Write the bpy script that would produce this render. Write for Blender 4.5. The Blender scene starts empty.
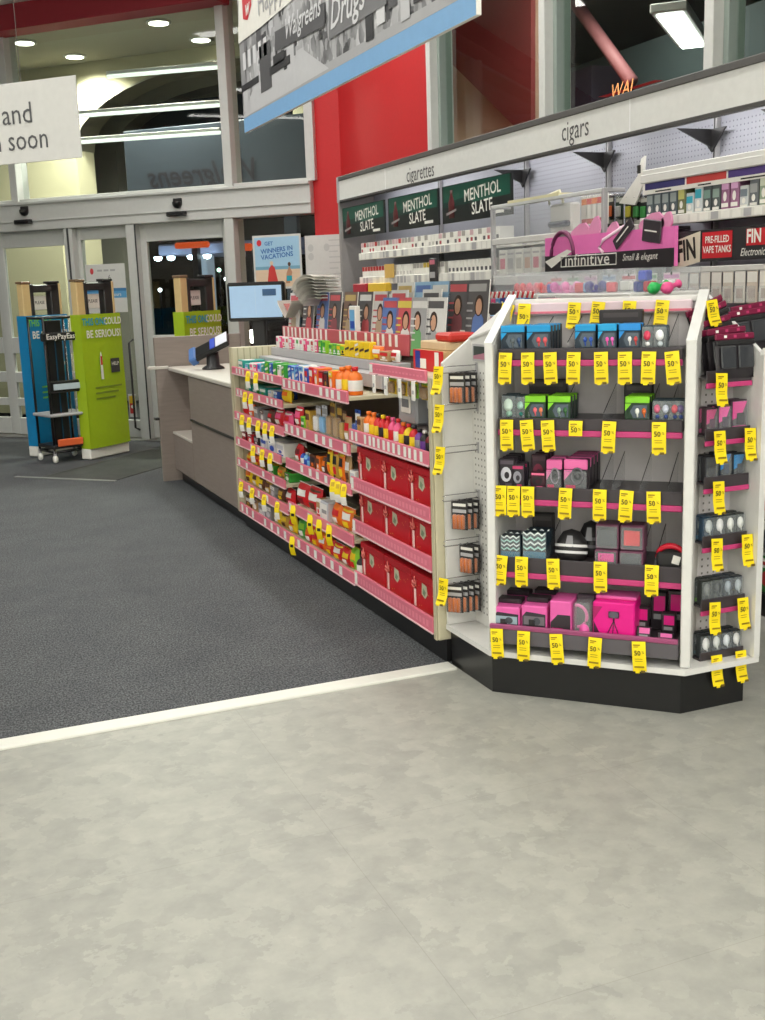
import bpy, math, random
from mathutils import Vector, Matrix
random.seed(7)
R=math.radians; PI=math.pi; SQ=2**.5
C=bpy.context.scene.collection
sc=bpy.context.scene
# ---------------------------------------------------------------- camera
F=1112.0; YAW,PIT,ROL=R(21.969),R(11.477),R(-1.971)
fw=Vector((math.sin(YAW)*math.cos(PIT),math.cos(YAW)*math.cos(PIT),-math.sin(PIT)))
r0=Vector((math.cos(YAW),-math.sin(YAW),0)); u0=r0.cross(fw)
ri=r0*math.cos(ROL)+u0*math.sin(ROL); up=u0*math.cos(ROL)-r0*math.sin(ROL)
CP=Vector((0,0,1.5))
cd=bpy.data.cameras.new('camera'); cam=bpy.data.objects.new('camera',cd); C.objects.link(cam)
cd.sensor_fit='HORIZONTAL'; cd.sensor_width=36; cd.lens=F/765*36; cd.clip_end=300; cd.clip_start=.05
cam.matrix_world=Matrix(((ri.x,up.x,-fw.x,CP.x),(ri.y,up.y,-fw.y,CP.y),(ri.z,up.z,-fw.z,CP.z),(0,0,0,1)))
sc.camera=cam
# ---------------------------------------------------------------- frames: local x = right as one faces it, y = inward, z = up
class Fr:
    def __init__(s,x,y,rz): s.o=Vector((x,y,0)); s.rz=R(rz); s.M=Matrix.Translation(s.o)@Matrix.Rotation(s.rz,4,'Z')
    def w(s,x,y,z): return s.M@Vector((x,y,z))
    def at(s,px,py,d=0):      # survey: the point of the upright plane at depth d seen along a sight line
        ray=fw+ri*((px-382.5)/F)-up*((py-510)/F)
        n=s.M.to_3x3()@Vector((0,1,0)); p=s.w(0,d,0)
        q=CP+ray*((p-CP).dot(n)/ray.dot(n)); l=s.M.inverted()@q
        return l.x,l.z
    def X(s,px,py,d=0): return s.at(px,py,d)[0]
    def Z(s,px,py,d=0): return s.at(px,py,d)[1]
FF=Fr(1.825,3.480,-45); FG=Fr(1.78,6.85,-90); FRT=Fr(2.302,3.0,0); FX=Fr(3.3,8.9,-90); FD=Fr(0,13.6,-45); FW=Fr(0,0,0); FL=Fr(1.81,3.87,-90)
# ---------------------------------------------------------------- materials
def lin(c):
    return tuple(((v/255)/12.92 if v/255<=.04045 else ((v/255+.055)/1.055)**2.4) for v in c)
MT={}
def mat(name,rgb=None,rough=.5,metal=0.,var=.06,scale=30,bump=0.,coat=0.,emit=0.,alpha=1.,trans=0.,stretch=None,ior=1.45):
    if name in MT: return MT[name]
    m=bpy.data.materials.new(name); m.use_nodes=True; nt=m.node_tree; b=nt.nodes['Principled BSDF']
    c=lin(rgb); tc=nt.nodes.new('ShaderNodeTexCoord'); n=nt.nodes.new('ShaderNodeTexNoise'); n.inputs['Scale'].default_value=scale; n.inputs['Detail'].default_value=3
    src=tc.outputs['Object']
    if stretch:
        mp=nt.nodes.new('ShaderNodeMapping'); mp.inputs['Scale'].default_value=stretch; nt.links.new(src,mp.inputs[0]); src=mp.outputs[0]
    nt.links.new(src,n.inputs['Vector'])
    mx=nt.nodes.new('ShaderNodeMix'); mx.data_type='RGBA'
    mx.inputs[6].default_value=(*[v*(1-var) for v in c],1); mx.inputs[7].default_value=(*[min(1,v*(1+var)) for v in c],1)
    nt.links.new(n.outputs['Fac'],mx.inputs[0]); nt.links.new(mx.outputs[2],b.inputs['Base Color'])
    b.inputs['Roughness'].default_value=rough; b.inputs['Metallic'].default_value=metal
    if coat: b.inputs['Coat Weight'].default_value=coat; b.inputs['Coat Roughness'].default_value=.12
    if emit: b.inputs['Emission Color'].default_value=(*c,1); b.inputs['Emission Strength'].default_value=emit
    if trans: b.inputs['Transmission Weight'].default_value=trans; b.inputs['IOR'].default_value=ior
    if alpha<1: b.inputs['Alpha'].default_value=alpha
    if bump:
        bp=nt.nodes.new('ShaderNodeBump'); bp.inputs['Strength'].default_value=bump; bp.inputs['Distance'].default_value=.01
        nt.links.new(n.outputs['Fac'],bp.inputs['Height']); nt.links.new(bp.outputs[0],b.inputs['Normal'])
    MT[name]=m; return m
def glassmat(name,rgb,refl=1.0,alpha=.12):
    m=bpy.data.materials.new(name); m.use_nodes=True; nt=m.node_tree; nt.nodes.clear()
    o=nt.nodes.new('ShaderNodeOutputMaterial'); t=nt.nodes.new('ShaderNodeBsdfTransparent'); g=nt.nodes.new('ShaderNodeBsdfGlossy'); x=nt.nodes.new('ShaderNodeMixShader'); f=nt.nodes.new('ShaderNodeFresnel')
    f.inputs[0].default_value=1.5; t.inputs[0].default_value=(*lin(rgb),1); g.inputs['Roughness'].default_value=.015; g.inputs['Color'].default_value=(refl,refl,refl,1)
    ge=nt.nodes.new('ShaderNodeNewGeometry'); iv=nt.nodes.new('ShaderNodeMath'); iv.operation='SUBTRACT'; iv.inputs[0].default_value=1; nt.links.new(ge.outputs['Backfacing'],iv.inputs[1]); mu=nt.nodes.new('ShaderNodeMath'); mu.operation='MULTIPLY'; nt.links.new(f.outputs[0],mu.inputs[0]); nt.links.new(iv.outputs[0],mu.inputs[1]); nt.links.new(mu.outputs[0],x.inputs[0]); nt.links.new(t.outputs[0],x.inputs[1]); nt.links.new(g.outputs[0],x.inputs[2]); nt.links.new(x.outputs[0],o.inputs[0]); MT[name]=m; return m
P={}
def col(r,g,b,rough=.42,**k):
    key='print_%02x%02x%02x'%(r,g,b)+('' if rough==.42 else '_%d'%(rough*100))
    return mat(key,(r,g,b),rough,**k)
WHITE=mat('white_enamel',(220,219,215),.35); CREAM=mat('cream_enamel',(206,199,170),.4); BLACK=mat('black_laminate',(24,24,25),.28); DARK=mat('dark_plastic',(38,37,38),.4)
ALU=mat('satin_aluminium',(196,196,193),.38,.35); ALUD=mat('shadow_gap',(60,62,64),.5); CHROME=mat('chrome_wire',(190,190,190),.2,.9); GREY=mat('grey_enamel',(176,174,176),.45)
PINK=mat('pink_price_strip',(222,118,138),.4); PINKD=mat('magenta_strip',(196,62,120),.4); LBL=mat('white_label',(240,238,230),.5); YEL=mat('yellow_card',(250,222,12),.55); INK=mat('dark_ink',(30,28,20),.6)
RED=mat('red_wall',(196,34,38),.55); REDB=mat('red_gift_card',(186,20,34),.38); BLUE=mat('blue_card',(22,150,205),.4); GREEN=mat('green_card',(120,200,40),.4); MAG=mat('magenta_card',(226,20,136),.4); PK2=mat('pink_card',(226,96,168),.4)
CLEAR=mat('clear_plastic',(225,232,232),.12,alpha=.22); CLR2=mat('clear_plastic_faint',(215,222,225),.12,alpha=.12); SMOKE=mat('smoked_plastic',(60,64,66),.12,alpha=.45)
# ---------------------------------------------------------------- mesh builder
class MB:
    def __init__(s): s.v=[];s.f=[];s.mi=[];s.ms=[];s.sm=[]
    def k(s,m):
        if m not in s.ms: s.ms.append(m)
        return s.ms.index(m)
    def add(s,vs,fs,m,M=None,smooth=False):
        b=len(s.v); s.v+= [tuple(M@Vector(p)) if M else tuple(p) for p in vs]; i=s.k(m)
        for f in fs: s.f.append([b+j for j in f]); s.mi.append(i); s.sm.append(smooth)
        return s
    def box(s,x0,x1,y0,y1,z0,z1,m,bev=0,M=None):
        if x1<x0:x0,x1=x1,x0
        if y1<y0:y0,y1=y1,y0
        if z1<z0:z0,z1=z1,z0
        if not bev:
            v=[(x,y,z) for x in(x0,x1) for y in(y0,y1) for z in(z0,z1)]
            return s.add(v,[(0,1,3,2),(4,6,7,5),(0,4,5,1),(2,3,7,6),(0,2,6,4),(1,5,7,3)],m,M)
        b=min(bev,(x1-x0)*.45,(y1-y0)*.45,(z1-z0)*.45); v=[]; idx={}
        for ix in(0,1):
            for iy in(0,1):
                for iz in(0,1):
                    c=[(x0,x1)[ix],(y0,y1)[iy],(z0,z1)[iz]]; sg=[(1,-1)[ix],(1,-1)[iy],(1,-1)[iz]]
                    for a in range(3):
                        p=[c[j]+(sg[j]*b if j!=a else 0) for j in range(3)]; idx[(ix,iy,iz,a)]=len(v); v.append(p)
        f=[]
        for a in range(3):
            o=[j for j in range(3) if j!=a]
            for sd in(0,1):
                q=[]
                for (p,r_) in((0,0),(1,0),(1,1),(0,1)):
                    k=[0,0,0]; k[a]=sd; k[o[0]]=p; k[o[1]]=r_; q.append(idx[(*k,a)])
                if (sd==0)^(a==1): q.reverse()
                f.append(q)
        for a in range(3):
            o=[j for j in range(3) if j!=a]
            for p in(0,1):
                for q in(0,1):
                    k0=[0,0,0];k0[o[0]]=p;k0[o[1]]=q;k0[a]=0;k1=list(k0);k1[a]=1
                    f.append([idx[(*k0,o[0])],idx[(*k1,o[0])],idx[(*k1,o[1])],idx[(*k0,o[1])]])
        for ix in(0,1):
            for iy in(0,1):
                for iz in(0,1): f.append([idx[(ix,iy,iz,a)] for a in range(3)])
        return s.add(v,f,m,M)
    def quad(s,a,b,c,d,m,M=None): return s.add([a,b,c,d],[(0,1,2,3)],m,M)
    def fr(s,x0,x1,z0,z1,y,m,M=None):      # a printed patch on a front face (facing -y)
        return s.add([(x0,y,z0),(x1,y,z0),(x1,y,z1),(x0,y,z1)],[(0,1,2,3)],m,M)
    def poly(s,pts,m,M=None): return s.add(pts,[tuple(range(len(pts)))],m,M)
    def prism(s,pts,vec,m,M=None):         # polygon (3-D points) pushed along vec
        n=len(pts); v=[tuple(p) for p in pts]+[tuple(p[i]+vec[i] for i in range(3)) for p in pts]
        f=[tuple(range(n))[::-1],tuple(range(n,2*n))]+[(i,(i+1)%n,n+(i+1)%n,n+i) for i in range(n)]
        return s.add(v,f,m,M)
    def tube(s,path,r,m,n=8,M=None):
        ps=[Vector(p) for p in path]; vs=[];fs=[]; L=len(ps)
        for i,p in enumerate(ps):
            t=(ps[min(i+1,L-1)]-ps[max(i-1,0)]).normalized(); a=Vector((0,0,1)) if abs(t.z)<.9 else Vector((1,0,0))
            e1=t.cross(a).normalized(); e2=t.cross(e1); rr=r[i] if isinstance(r,(list,tuple)) else r
            for j in range(n): w=2*PI*j/n; vs.append(p+e1*math.cos(w)*rr+e2*math.sin(w)*rr)
        for i in range(L-1):
            for j in range(n): fs.append((i*n+j,i*n+(j+1)%n,(i+1)*n+(j+1)%n,(i+1)*n+j))
        fs+=[tuple(range(n))[::-1],tuple(range((L-1)*n,L*n))]
        return s.add(vs,fs,m,M,True)
    def lathe(s,prof,m,n=14,M=None,sx=1,sy=1):
        vs=[(r*math.cos(2*PI*j/n)*sx,r*math.sin(2*PI*j/n)*sy,z) for r,z in prof for j in range(n)]; L=len(prof)
        fs=[(i*n+j,i*n+(j+1)%n,(i+1)*n+(j+1)%n,(i+1)*n+j) for i in range(L-1) for j in range(n)]+[tuple(range(n))[::-1],tuple(range((L-1)*n,L*n))]
        return s.add(vs,fs,m,M,True)
    def disc(s,x,z,rx,rz,y,m,n=14): return s.add([(x+rx*math.cos(2*PI*i/n),y,z+rz*math.sin(2*PI*i/n)) for i in range(n)],[tuple(range(n))],m)
    def sheet(s,fn,nu,nv,m,th=0,M=None):   # fn(u,v)->point ; optional thickness along the local normal (y)
        g=lambda o:[tuple(Vector(fn(i/nu,j/nv))+Vector(o)) for j in range(nv+1) for i in range(nu+1)]
        fs=[(j*(nu+1)+i,j*(nu+1)+i+1,(j+1)*(nu+1)+i+1,(j+1)*(nu+1)+i) for j in range(nv) for i in range(nu)]
        s.add(g((0,0,0)),fs,m,M,True)
        if th: s.add(g((0,th,0)),[f[::-1] for f in fs],m,M,True)
        return s
    def text(s,str_,x,z,size,y,m,align='CENTER',sx=1,shear=0,off=0.,mirror=False,rot=0,M=None,sp=1.):
        key=(str_,align,shear,off,sp)
        if key not in TX:
            cu=bpy.data.curves.new('t','FONT'); cu.body=str_; cu.size=1; cu.align_x=align; cu.align_y='CENTER'; cu.shear=shear; cu.offset=off; cu.resolution_u=2; cu.space_character=sp
            o=bpy.data.objects.new('t',cu); C.objects.link(o); dg=bpy.context.evaluated_depsgraph_get(); me=o.evaluated_get(dg).to_mesh()
            TX[key]=([tuple(v.co) for v in me.vertices],[tuple(p.vertices) for p in me.polygons]); bpy.data.objects.remove(o); bpy.data.curves.remove(cu)
        V,Fc=TX[key]; q=-1 if mirror else 1; ca,sa=math.cos(rot),math.sin(rot); pts=[]
        for a in V:
            X=a[0]*size*sx*q; Z=a[1]*size; pts.append((x+X*ca-Z*sa,y,z+X*sa+Z*ca))
        return s.add(pts,Fc,m,M)
    def mesh(s,name):
        me=bpy.data.meshes.new(name); me.from_pydata(s.v,[],s.f)
        for m in s.ms: me.materials.append(m)
        me.polygons.foreach_set('material_index',s.mi); me.polygons.foreach_set('use_smooth',s.sm); me.update()
        import bmesh as bm_
        b=bm_.new(); b.from_mesh(me); bm_.ops.recalc_face_normals(b,faces=[f for f in b.faces if len(f.link_faces if False else f.edges)>2]) if False else None; b.free()
        return me
TX={}; CACHE={}
def tag(o,label,cat,group=None,kind=None):
    if label: o['label']=label
    if cat: o['category']=cat
    if group: o['group']=group
    if kind: o['kind']=kind
    return o
def put(name,me,fr=FW,x=0,y=0,z=0,rz=0,parent=None,label=None,cat=None,group=None,kind=None,rx=0,ry=0,sc_=None):
    o=bpy.data.objects.new(name,me); C.objects.link(o)
    if parent: o.parent=parent; o.location=(x,y,z); o.rotation_euler=(rx,ry,rz)
    else:
        o.location=fr.w(x,y,z); o.rotation_euler=(rx,ry,fr.rz+rz)
    if sc_: o.scale=sc_
    return tag(o,label,cat,group,kind)
def thing(name,label,cat,fr=FW,x=0,y=0,z=0,rz=0,group=None,kind=None): return put(name,None,fr,x,y,z,rz,None,label,cat,group,kind)
def part(name,mb,parent,label=None,kind=None,x=0,y=0,z=0,rz=0): return put(name,mb.mesh(name) if isinstance(mb,MB) else mb,FW,x,y,z,rz,parent,label,None,None,kind)
def struct(name,mb,fr=FW,**k): return put(name,mb.mesh(name),fr,kind='structure',**k)
def cached(key,fn):
    if key not in CACHE:
        b=MB(); fn(b); CACHE[key]=b.mesh(key if isinstance(key,str) else str(key[0]))
    return CACHE[key]
ORD=['first','second','third','fourth','fifth','sixth','seventh','eighth','ninth','tenth','eleventh','twelfth','thirteenth','fourteenth','fifteenth','sixteenth','seventeenth','eighteenth','nineteenth','twentieth']
def nth(i): return ORD[i] if i<20 else 'twenty-'+ORD[i-20] if i<29 else ['thirtieth','thirty-first','thirty-second','thirty-third','thirty-fourth','thirty-fifth','thirty-sixth','thirty-seventh','thirty-eighth','thirty-ninth','fortieth'][min(i-29,10)]
# ================================================================ SETTING
def floormat(name,c1,c2,sc1,rough,speck=None,bump=0,tile=None,c3=None):
    m=bpy.data.materials.new(name); m.use_nodes=True; nt=m.node_tree; b=nt.nodes['Principled BSDF']; N=nt.nodes.new; K=nt.links.new
    tc=N('ShaderNodeTexCoord'); n=N('ShaderNodeTexNoise'); n.inputs['Scale'].default_value=sc1; n.inputs['Detail'].default_value=6; n.inputs['Roughness'].default_value=.62; K(tc.outputs['Object'],n.inputs['Vector'])
    r=N('ShaderNodeValToRGB'); e=r.color_ramp.elements; e[0].position=.34; e[0].color=(*lin(c1),1); e[1].position=.66; e[1].color=(*lin(c2),1); K(n.outputs['Fac'],r.inputs[0]); out=r.outputs[0]
    if speck:
        n2=N('ShaderNodeTexNoise'); n2.inputs['Scale'].default_value=speck; n2.inputs['Detail'].default_value=2
        mp=N('ShaderNodeMapping'); mp.inputs['Scale'].default_value=(1,.55,1); K(tc.outputs['Object'],mp.inputs[0]); K(mp.outputs[0],n2.inputs['Vector'])
        r2=N('ShaderNodeValToRGB'); e=r2.color_ramp.elements; e[0].position=.38; e[0].color=(.45,.45,.45,1); e[1].position=.66; e[1].color=(1.75,1.75,1.75,1); K(n2.outputs['Fac'],r2.inputs[0])
        mx=N('ShaderNodeMix'); mx.data_type='RGBA'; mx.blend_type='MULTIPLY'; mx.inputs[0].default_value=1; K(out,mx.inputs[6]); K(r2.outputs[0],mx.inputs[7]); out=mx.outputs[2]
        if bump:
            bp=N('ShaderNodeBump'); bp.inputs['Strength'].default_value=bump; bp.inputs['Distance'].default_value=.004; K(n2.outputs['Fac'],bp.inputs['Height']); K(bp.outputs[0],b.inputs['Normal'])
    if c3:
        v=N('ShaderNodeTexVoronoi'); v.inputs['Scale'].default_value=11; 
        nd=N('ShaderNodeMix'); nd.data_type='RGBA'; nd.blend_type='LINEAR_LIGHT'; nd.inputs[0].default_value=.12; K(tc.outputs['Object'],nd.inputs[6]); K(n.outputs['Color'],nd.inputs[7]); K(nd.outputs[2],v.inputs['Vector'])
        bw=N('ShaderNodeRGBToBW'); K(v.outputs['Color'],bw.inputs[0])
        r3=N('ShaderNodeValToRGB'); e=r3.color_ramp.elements; e[0].position=.3; e[0].color=(.93,.93,.925,1); e[1].position=.75; e[1].color=(1.06,1.055,1.04,1); K(bw.outputs[0],r3.inputs[0])
        mx=N('ShaderNodeMix'); mx.data_type='RGBA'; mx.blend_type='MULTIPLY'; mx.inputs[0].default_value=1; K(out,mx.inputs[6]); K(r3.outputs[0],mx.inputs[7]); out=mx.outputs[2]
    if tile:
        br=N('ShaderNodeTexBrick'); br.offset=0; br.inputs['Scale'].default_value=1; br.inputs['Brick Width'].default_value=tile; br.inputs['Row Height'].default_value=tile; br.inputs['Mortar Size'].default_value=.0016; br.inputs['Mortar Smooth'].default_value=.6
        br.inputs['Color1'].default_value=br.inputs['Color2'].default_value=(1,1,1,1); br.inputs['Mortar'].default_value=(.86,.86,.85,1); K(tc.outputs['Object'],br.inputs['Vector'])
        mx=N('ShaderNodeMix'); mx.data_type='RGBA'; mx.blend_type='MULTIPLY'; mx.inputs[0].default_value=1; K(out,mx.inputs[6]); K(br.outputs['Color'],mx.inputs[7]); out=mx.outputs[2]
    K(out,b.inputs['Base Color']); b.inputs['Roughness'].default_value=rough; MT[name]=m; return m
VINYL=floormat('mottled_vinyl',(150,150,143),(164,163,155),12,.42,tile=.914,c3=1)
CARPET=floormat('charcoal_carpet',(72,74,77),(81,83,85),3,.95,speck=150,bump=.5)
MATD=floormat('walk_off_mat',(58,60,58),(70,72,69),5,.9,speck=260,bump=.3)
WALLW=mat('wall_paint_white',(222,222,216),.7); CEIL=mat('ceiling_tile',(226,226,220),.8); BEIGE=mat('beige_stucco',(176,170,142),.85,var=.05,scale=3)
XW=3.7; S=13.6
b=MB(); b.box(-6,9,-16,3.79,-.05,0,VINYL); b.box(1.2,9,3.79,5,-.05,-.0005,VINYL); struct('floor',b)
b=MB(); b.poly([(-6,3.84,.006),(1.86,3.84,.006),(XW,3.84,.006),(XW,S-XW,.006),(-6,S+6,.006)],CARPET); b.poly([(-6,3.84,.006),(-6,3.84,-.02),(XW,3.84,-.02),(XW,3.84,.006)],CARPET)
struct('floor_carpet',b)
b=MB(); b.box(-6,1.815,3.765,3.85,-.01,.010,mat('carpet_edge_strip',(222,221,212),.45,var=.05,scale=12),.004); struct('trim_1',b)
# walk-off mat in front of the doors, a thing lying on the carpet
b=MB(); mo=Vector((.60,9.77)); d1=Vector((1,-1))/SQ; d2=Vector((1,1))/SQ
b.box(.27,1.0,.035,2.3,.006,.012,MATD,.003); EDG=mat('mat_edge_grey',(128,130,126),.6); b.box(0,1.02,-.01,.035,.006,.013,EDG,.003); b.box(.235,.27,.035,2.3,.006,.013,mat('mat_edge_dark',(70,72,70),.7),.003)
put('entrance_mat',b.mesh('entrance_mat'),Fr(mo.x,mo.y,-45),label='dark rubber-edged entrance mat on the carpet in front of the sliding doors',cat='mat')
b=MB(); b.box(-6,XW,-16,S+6,4.3,4.4,CEIL); struct('ceiling',b)
b=MB(); b.box(-6.15,-6,-16,S+6,0,4.3,WALLW); struct('wall_left',b)
b=MB(); b.box(-6,9,-16.15,-16,0,4.3,WALLW); struct('wall_back',b)
# right wall: plain below, red near the corner, windows above the fixture
FR2=Fr(XW,S-XW,-90)   # local x = distance from the corner towards the camera
wx=[FR2.X(434,130),FR2.X(547,60),FR2.X(715,30)]; st=wx[2]-wx[1]; wl=[wx[0],wx[1],wx[2],wx[2]+st,wx[2]+2*st,wx[2]+3*st]
b=MB(); b.box(0,wx[0]-.03,0,.15,0,4.3,RED); struct('wall_right_red',b,FR2)
b=MB(); b.box(wx[0]-.03,26,0,.15,0,2.32,WALLW); b.box(wl[-1],26,0,.15,2.32,4.3,WALLW); struct('wall_right',b,FR2)
PANE=glassmat('window_glass',(240,245,242),.95)
MUL=mat('mullion_paint',(212,212,208),.45); MULG=mat('mullion_glazing_edge',(150,162,155),.4)
for i in range(5):
    b=MB(); b.box(wl[i]+.03,wl[i+1]-.03,.07,.078,2.35,4.3,PANE); g=struct('window_%d'%(i+1),b,FR2)
    f=MB(); f.box(wl[i]-.035,wl[i]+.035,-.04,.15,2.32,4.3,MUL,.004); f.box(wl[i]+.036,wl[i]+.075,.02,.12,2.32,4.3,MULG,.003); f.box(wl[i]+.076,wl[i+1]-.035,.0,.14,2.32,2.36,MUL,.003); part('window_frame',f,g)
# ---------------------------------------------------------------- entrance wall
LX0=-4.0; xr=FD.X(313,180); xm=FD.X(226,100); xp=FD.X(232,300)
b=MB(); b.box(xr,XW*SQ,0,.2,0,4.3,RED); struct('wall_entrance_red',b,FD)
b=MB(); b.box(-8.5,LX0,0,.2,0,4.3,WALLW); b.box(LX0,xr,0,.2,4.15,4.3,WALLW); struct('wall_entrance',b,FD)
b=MB(); b.box(-8.5,xm+.1,-.28,0,FD.Z(98,16,-.28),4.3,mat('fascia_red',(150,34,48),.6),.01); struct('trim_2',b,FD)
HB0,HB1=2.165,2.455
FRM=mat('door_frame_paint',(200,201,198),.45)
b=MB(); b.box(LX0,xr,-.07,.16,HB0,HB1,FRM,.006); b.box(LX0,xr,-.1,-.07,HB1-.03,HB1,FRM,.004); b.box(LX0,xr,-.085,-.07,HB0+.09,HB0+.105,FRM,.003)
struct('trim_3',b,FD)
ts=[LX0,xm-2.55,xm,xr]
for i in range(3):
    b=MB(); b.box(ts[i]+.03,ts[i+1]-.03,.04,.048,HB1+.02,4.15,PANE); g=struct('window_%d'%(6+i),b,FD)
    f=MB(); f.box(ts[i+1]-.045,ts[i+1]+.045,-.05,.14,HB1,4.15,FRM,.004); f.box(ts[i]+.045,ts[i+1]-.045,-.03,.12,HB1,HB1+.03,FRM,.003); part('window_frame',f,g)
# posts of the doorway
pa,pb=FD.X(77,300),FD.X(141,300); xp=FD.X(236,300)
b=MB()
for x,w in((pa,.05),(pb-.03,.05),(xp,.05),(LX0,.05)): b.box(x-w,x+w,-.06,.15,0,HB0,FRM,.005)
b.box(pa-.012,pa+.01,-.064,-.06,.02,HB0,ALUD); b.box(pb+.023,pb+.036,-.064,-.058,.02,HB0,ALUD); struct('trim_4',b,FD)
def leaf(n,x0,x1,rails,y=0.03,top=HB0,head=.16,stile=.075):
    g=MB(); g.box(x0+stile,x1-stile,y+.015,y+.021,.1,top-head,PANE); o=struct('door_%d'%n,g,FD)
    f=MB(); f.box(x0,x0+stile,y,y+.045,.02,top,FRM,.004); f.box(x1-stile,x1,y,y+.045,.02,top,FRM,.004); f.box(x0+stile,x1-stile,y,y+.045,top-head,top,FRM,.004); f.box(x0+stile,x1-stile,y,y+.045,.02,.2,FRM,.004)
    part('door_frame',f,o)
    for z0,z1 in rails:
        r=MB(); r.box(x0+stile,x1-stile,y-.004,y+.04,z0,z1,FRM,.004); part('door_rail',r,o)
    return o
rz=[(FD.Z(172,352),FD.Z(172,335)),(FD.Z(172,383),FD.Z(172,372)),(FD.Z(172,408),FD.Z(172,400))]
leaf(1,pa-1.0,pa-.05,rz); leaf(2,pa+.05,pb-.08,[],y=.02,head=.12,stile=.04); leaf(3,pb+.02,xp-.05,rz,head=.17)
leaf(4,LX0+.06,pa-1.02,rz,y=.08)
b=MB(); b.box(xp+.05,xr-.02,.04,.048,.55,HB0-.02,PANE); g=struct('window_9',b,FD); f=MB(); f.box(xp+.05,xr,0,.12,0,.55,FRM,.004); part('window_frame',f,g)
b=MB(); b.box(LX0,xr,-.12,.3,.0,.014,mat('threshold_metal',(150,150,146),.35,.6),.004); struct('trim_5',b,FD)
pull=MB(); hx=pb-.15; pull.tube([(hx,.02,.1),(hx,-.05,.13),(hx,-.05,1.0),(hx,.02,1.03)],.011,DARK)
put('door_pull',pull.mesh('door_pull'),FD,label='long black vertical pull bar on the narrow glazed panel between the doors',cat='door handle')
# motion sensors
for i,(px,py,py2,w) in enumerate([(25,211,222,'left sliding door'),(178,203,214,'right sliding door')]):
    x,z=FD.at(px,py,-.07); s_=thing('ceiling_camera','black dome camera on the white beam above the '+w,'camera',FD,x,-.085,z,group='domes above the doors')
    m=MB(); m.box(-.05,.05,0,.014,.012,.045,DARK,.004); m.lathe([(.0,-.052),(.03,-.044),(.046,-.022),(.05,0),(.05,.012)],BLACK,16); part('dome',m,s_)
    x,z=FD.at(px,py2,-.07); m=MB(); m.box(-.105,.105,-.055,0,-.022,.022,DARK,.008); m.box(-.08,.08,-.058,-.055,-.014,.006,mat('sensor_lens',(16,16,20),.1))
    put('door_sensor',m.mesh('door_sensor'),FD,x,-.085-.001+.015,z,label='dark bar-shaped motion sensor above the '+w,cat='sensor',group='sensors above the doors')
SIGNW=mat('matte_white_card',(214,213,210),.6)
# ---------------------------------------------------------------- posters on glass
def sheetthing(name,lab,cat,fr,px0,py0,px1,py1,d,draw,th=.004):
    x0,z1=fr.at(px0,py0,d); x1,z0=fr.at(px1,py1,d)
    t=MB(); t.box(0,x1-x0,0,th,0,z1-z0,SIGNW,.001); draw(t,x1-x0,z1-z0,-.0008); return put(name,t.mesh(name),fr,x0,d,z0,label=lab,cat=cat)
SKY=col(165,205,232); SAND=col(226,200,172); SEA=col(120,170,196)
def beach(t,w,h,y):
    t.fr(.02,w-.02,.02,h-.02,y,SKY); t.fr(.02,w-.02,.02,h*.36,y-.001,SAND); t.fr(.02,w-.02,h*.36,h*.42,y-.001,SEA)
    t.disc(w*.14,h*.86,.026,.03,y-.002,col(214,40,56)); t.text('GET',w*.34,h*.84,.05,y-.002,col(70,120,186),off=.02)
    t.text('WINNERS IN',w*.5,h*.72,.06,y-.002,col(52,104,178),off=.02,rot=.08); t.text('VACATIONS',w*.5,h*.61,.062,y-.002,col(52,104,178),off=.02,rot=.08)
    t.poly([(w*.28,y-.002,h*.13),(w*.5,y-.002,h*.13),(w*.44,y-.002,h*.4),(w*.38,y-.002,h*.46),(w*.32,y-.002,h*.38)],col(206,62,58)); t.disc(w*.38,h*.48,.018,.02,y-.003,SAND)
    t.poly([(w*.66,y-.002,h*.1),(w*.74,y-.002,h*.1),(w*.8,y-.002,h*.3),(w*.74,y-.002,h*.42),(w*.68,y-.002,h*.28)],col(190,140,110)); t.fr(w*.68,w*.79,h*.14,h*.24,y-.003,col(40,160,180)); t.disc(w*.745,h*.45,.016,.02,y-.003,col(90,60,45))
sheetthing('window_poster','beach-scene poster in pale blue and sand on the window behind the register','poster',FD,252,236,303,288,-.02,beach)
def notice(t,w,h,y):
    t.fr(0,.006,0,h,y-.001,DARK); GL=col(196,196,194); G2=col(150,150,152)
    for k,(a,c) in enumerate([(.14,.8),(.5,.8),(.14,.66)]): t.disc(w*a,h*c,.03,.035,y-.001,GL)
    t.text('We Flex',w*.3,h*.3,.06,y-.001,G2); t.text('Hours of',w*.3,h*.2,.05,y-.001,G2)
    for k in range(9): t.fr(w*.55,w*(.95-.1*(k%3)),h*(.9-.09*k),h*(.9-.09*k)+.012,y-.001,GL)
sheetthing('notice_board','white notice board with faint grey print below the red wall','sign',FD,304,236,351,296,-.05,notice,.02)
def hours(t,w,h,y):
    t.fr(.0,w,h*.3,h*.44,y,col(92,158,206)); t.fr(0,w,h*.44,h*.5,y,col(60,120,170)); t.disc(w*.16,h*.86,.022,.032,y,col(206,60,66))
    for k in range(3): t.fr(w*.3+k*.08,w*.3+k*.08+.06,h*.85,h*.89,y,col(170,170,170))
    t.text('6',w*.6,h*.72,.07,y,col(80,80,80)); t.text('hours',w*.75,h*.37,.05,y-.001,LBL)
sheetthing('hours_sign','white and blue store-hours sign on the narrow panel between the doors','sign',FD,85,265,128,312,-.0,hours)
def alarm(t,w,h,y): t.fr(w*.1,w*.9,h*.5,h*.92,y,col(240,200,40)); t.fr(w*.15,w*.85,h*.15,h*.6,y-.001,col(206,62,60)); t.disc(w*.5,h*.45,w*.2,w*.2,y-.002,LBL)
sheetthing('door_sticker','small yellow and red warning sticker low on the panel between the doors','sticker',FD,128,394,137,417,-.0,alarm)
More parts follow.
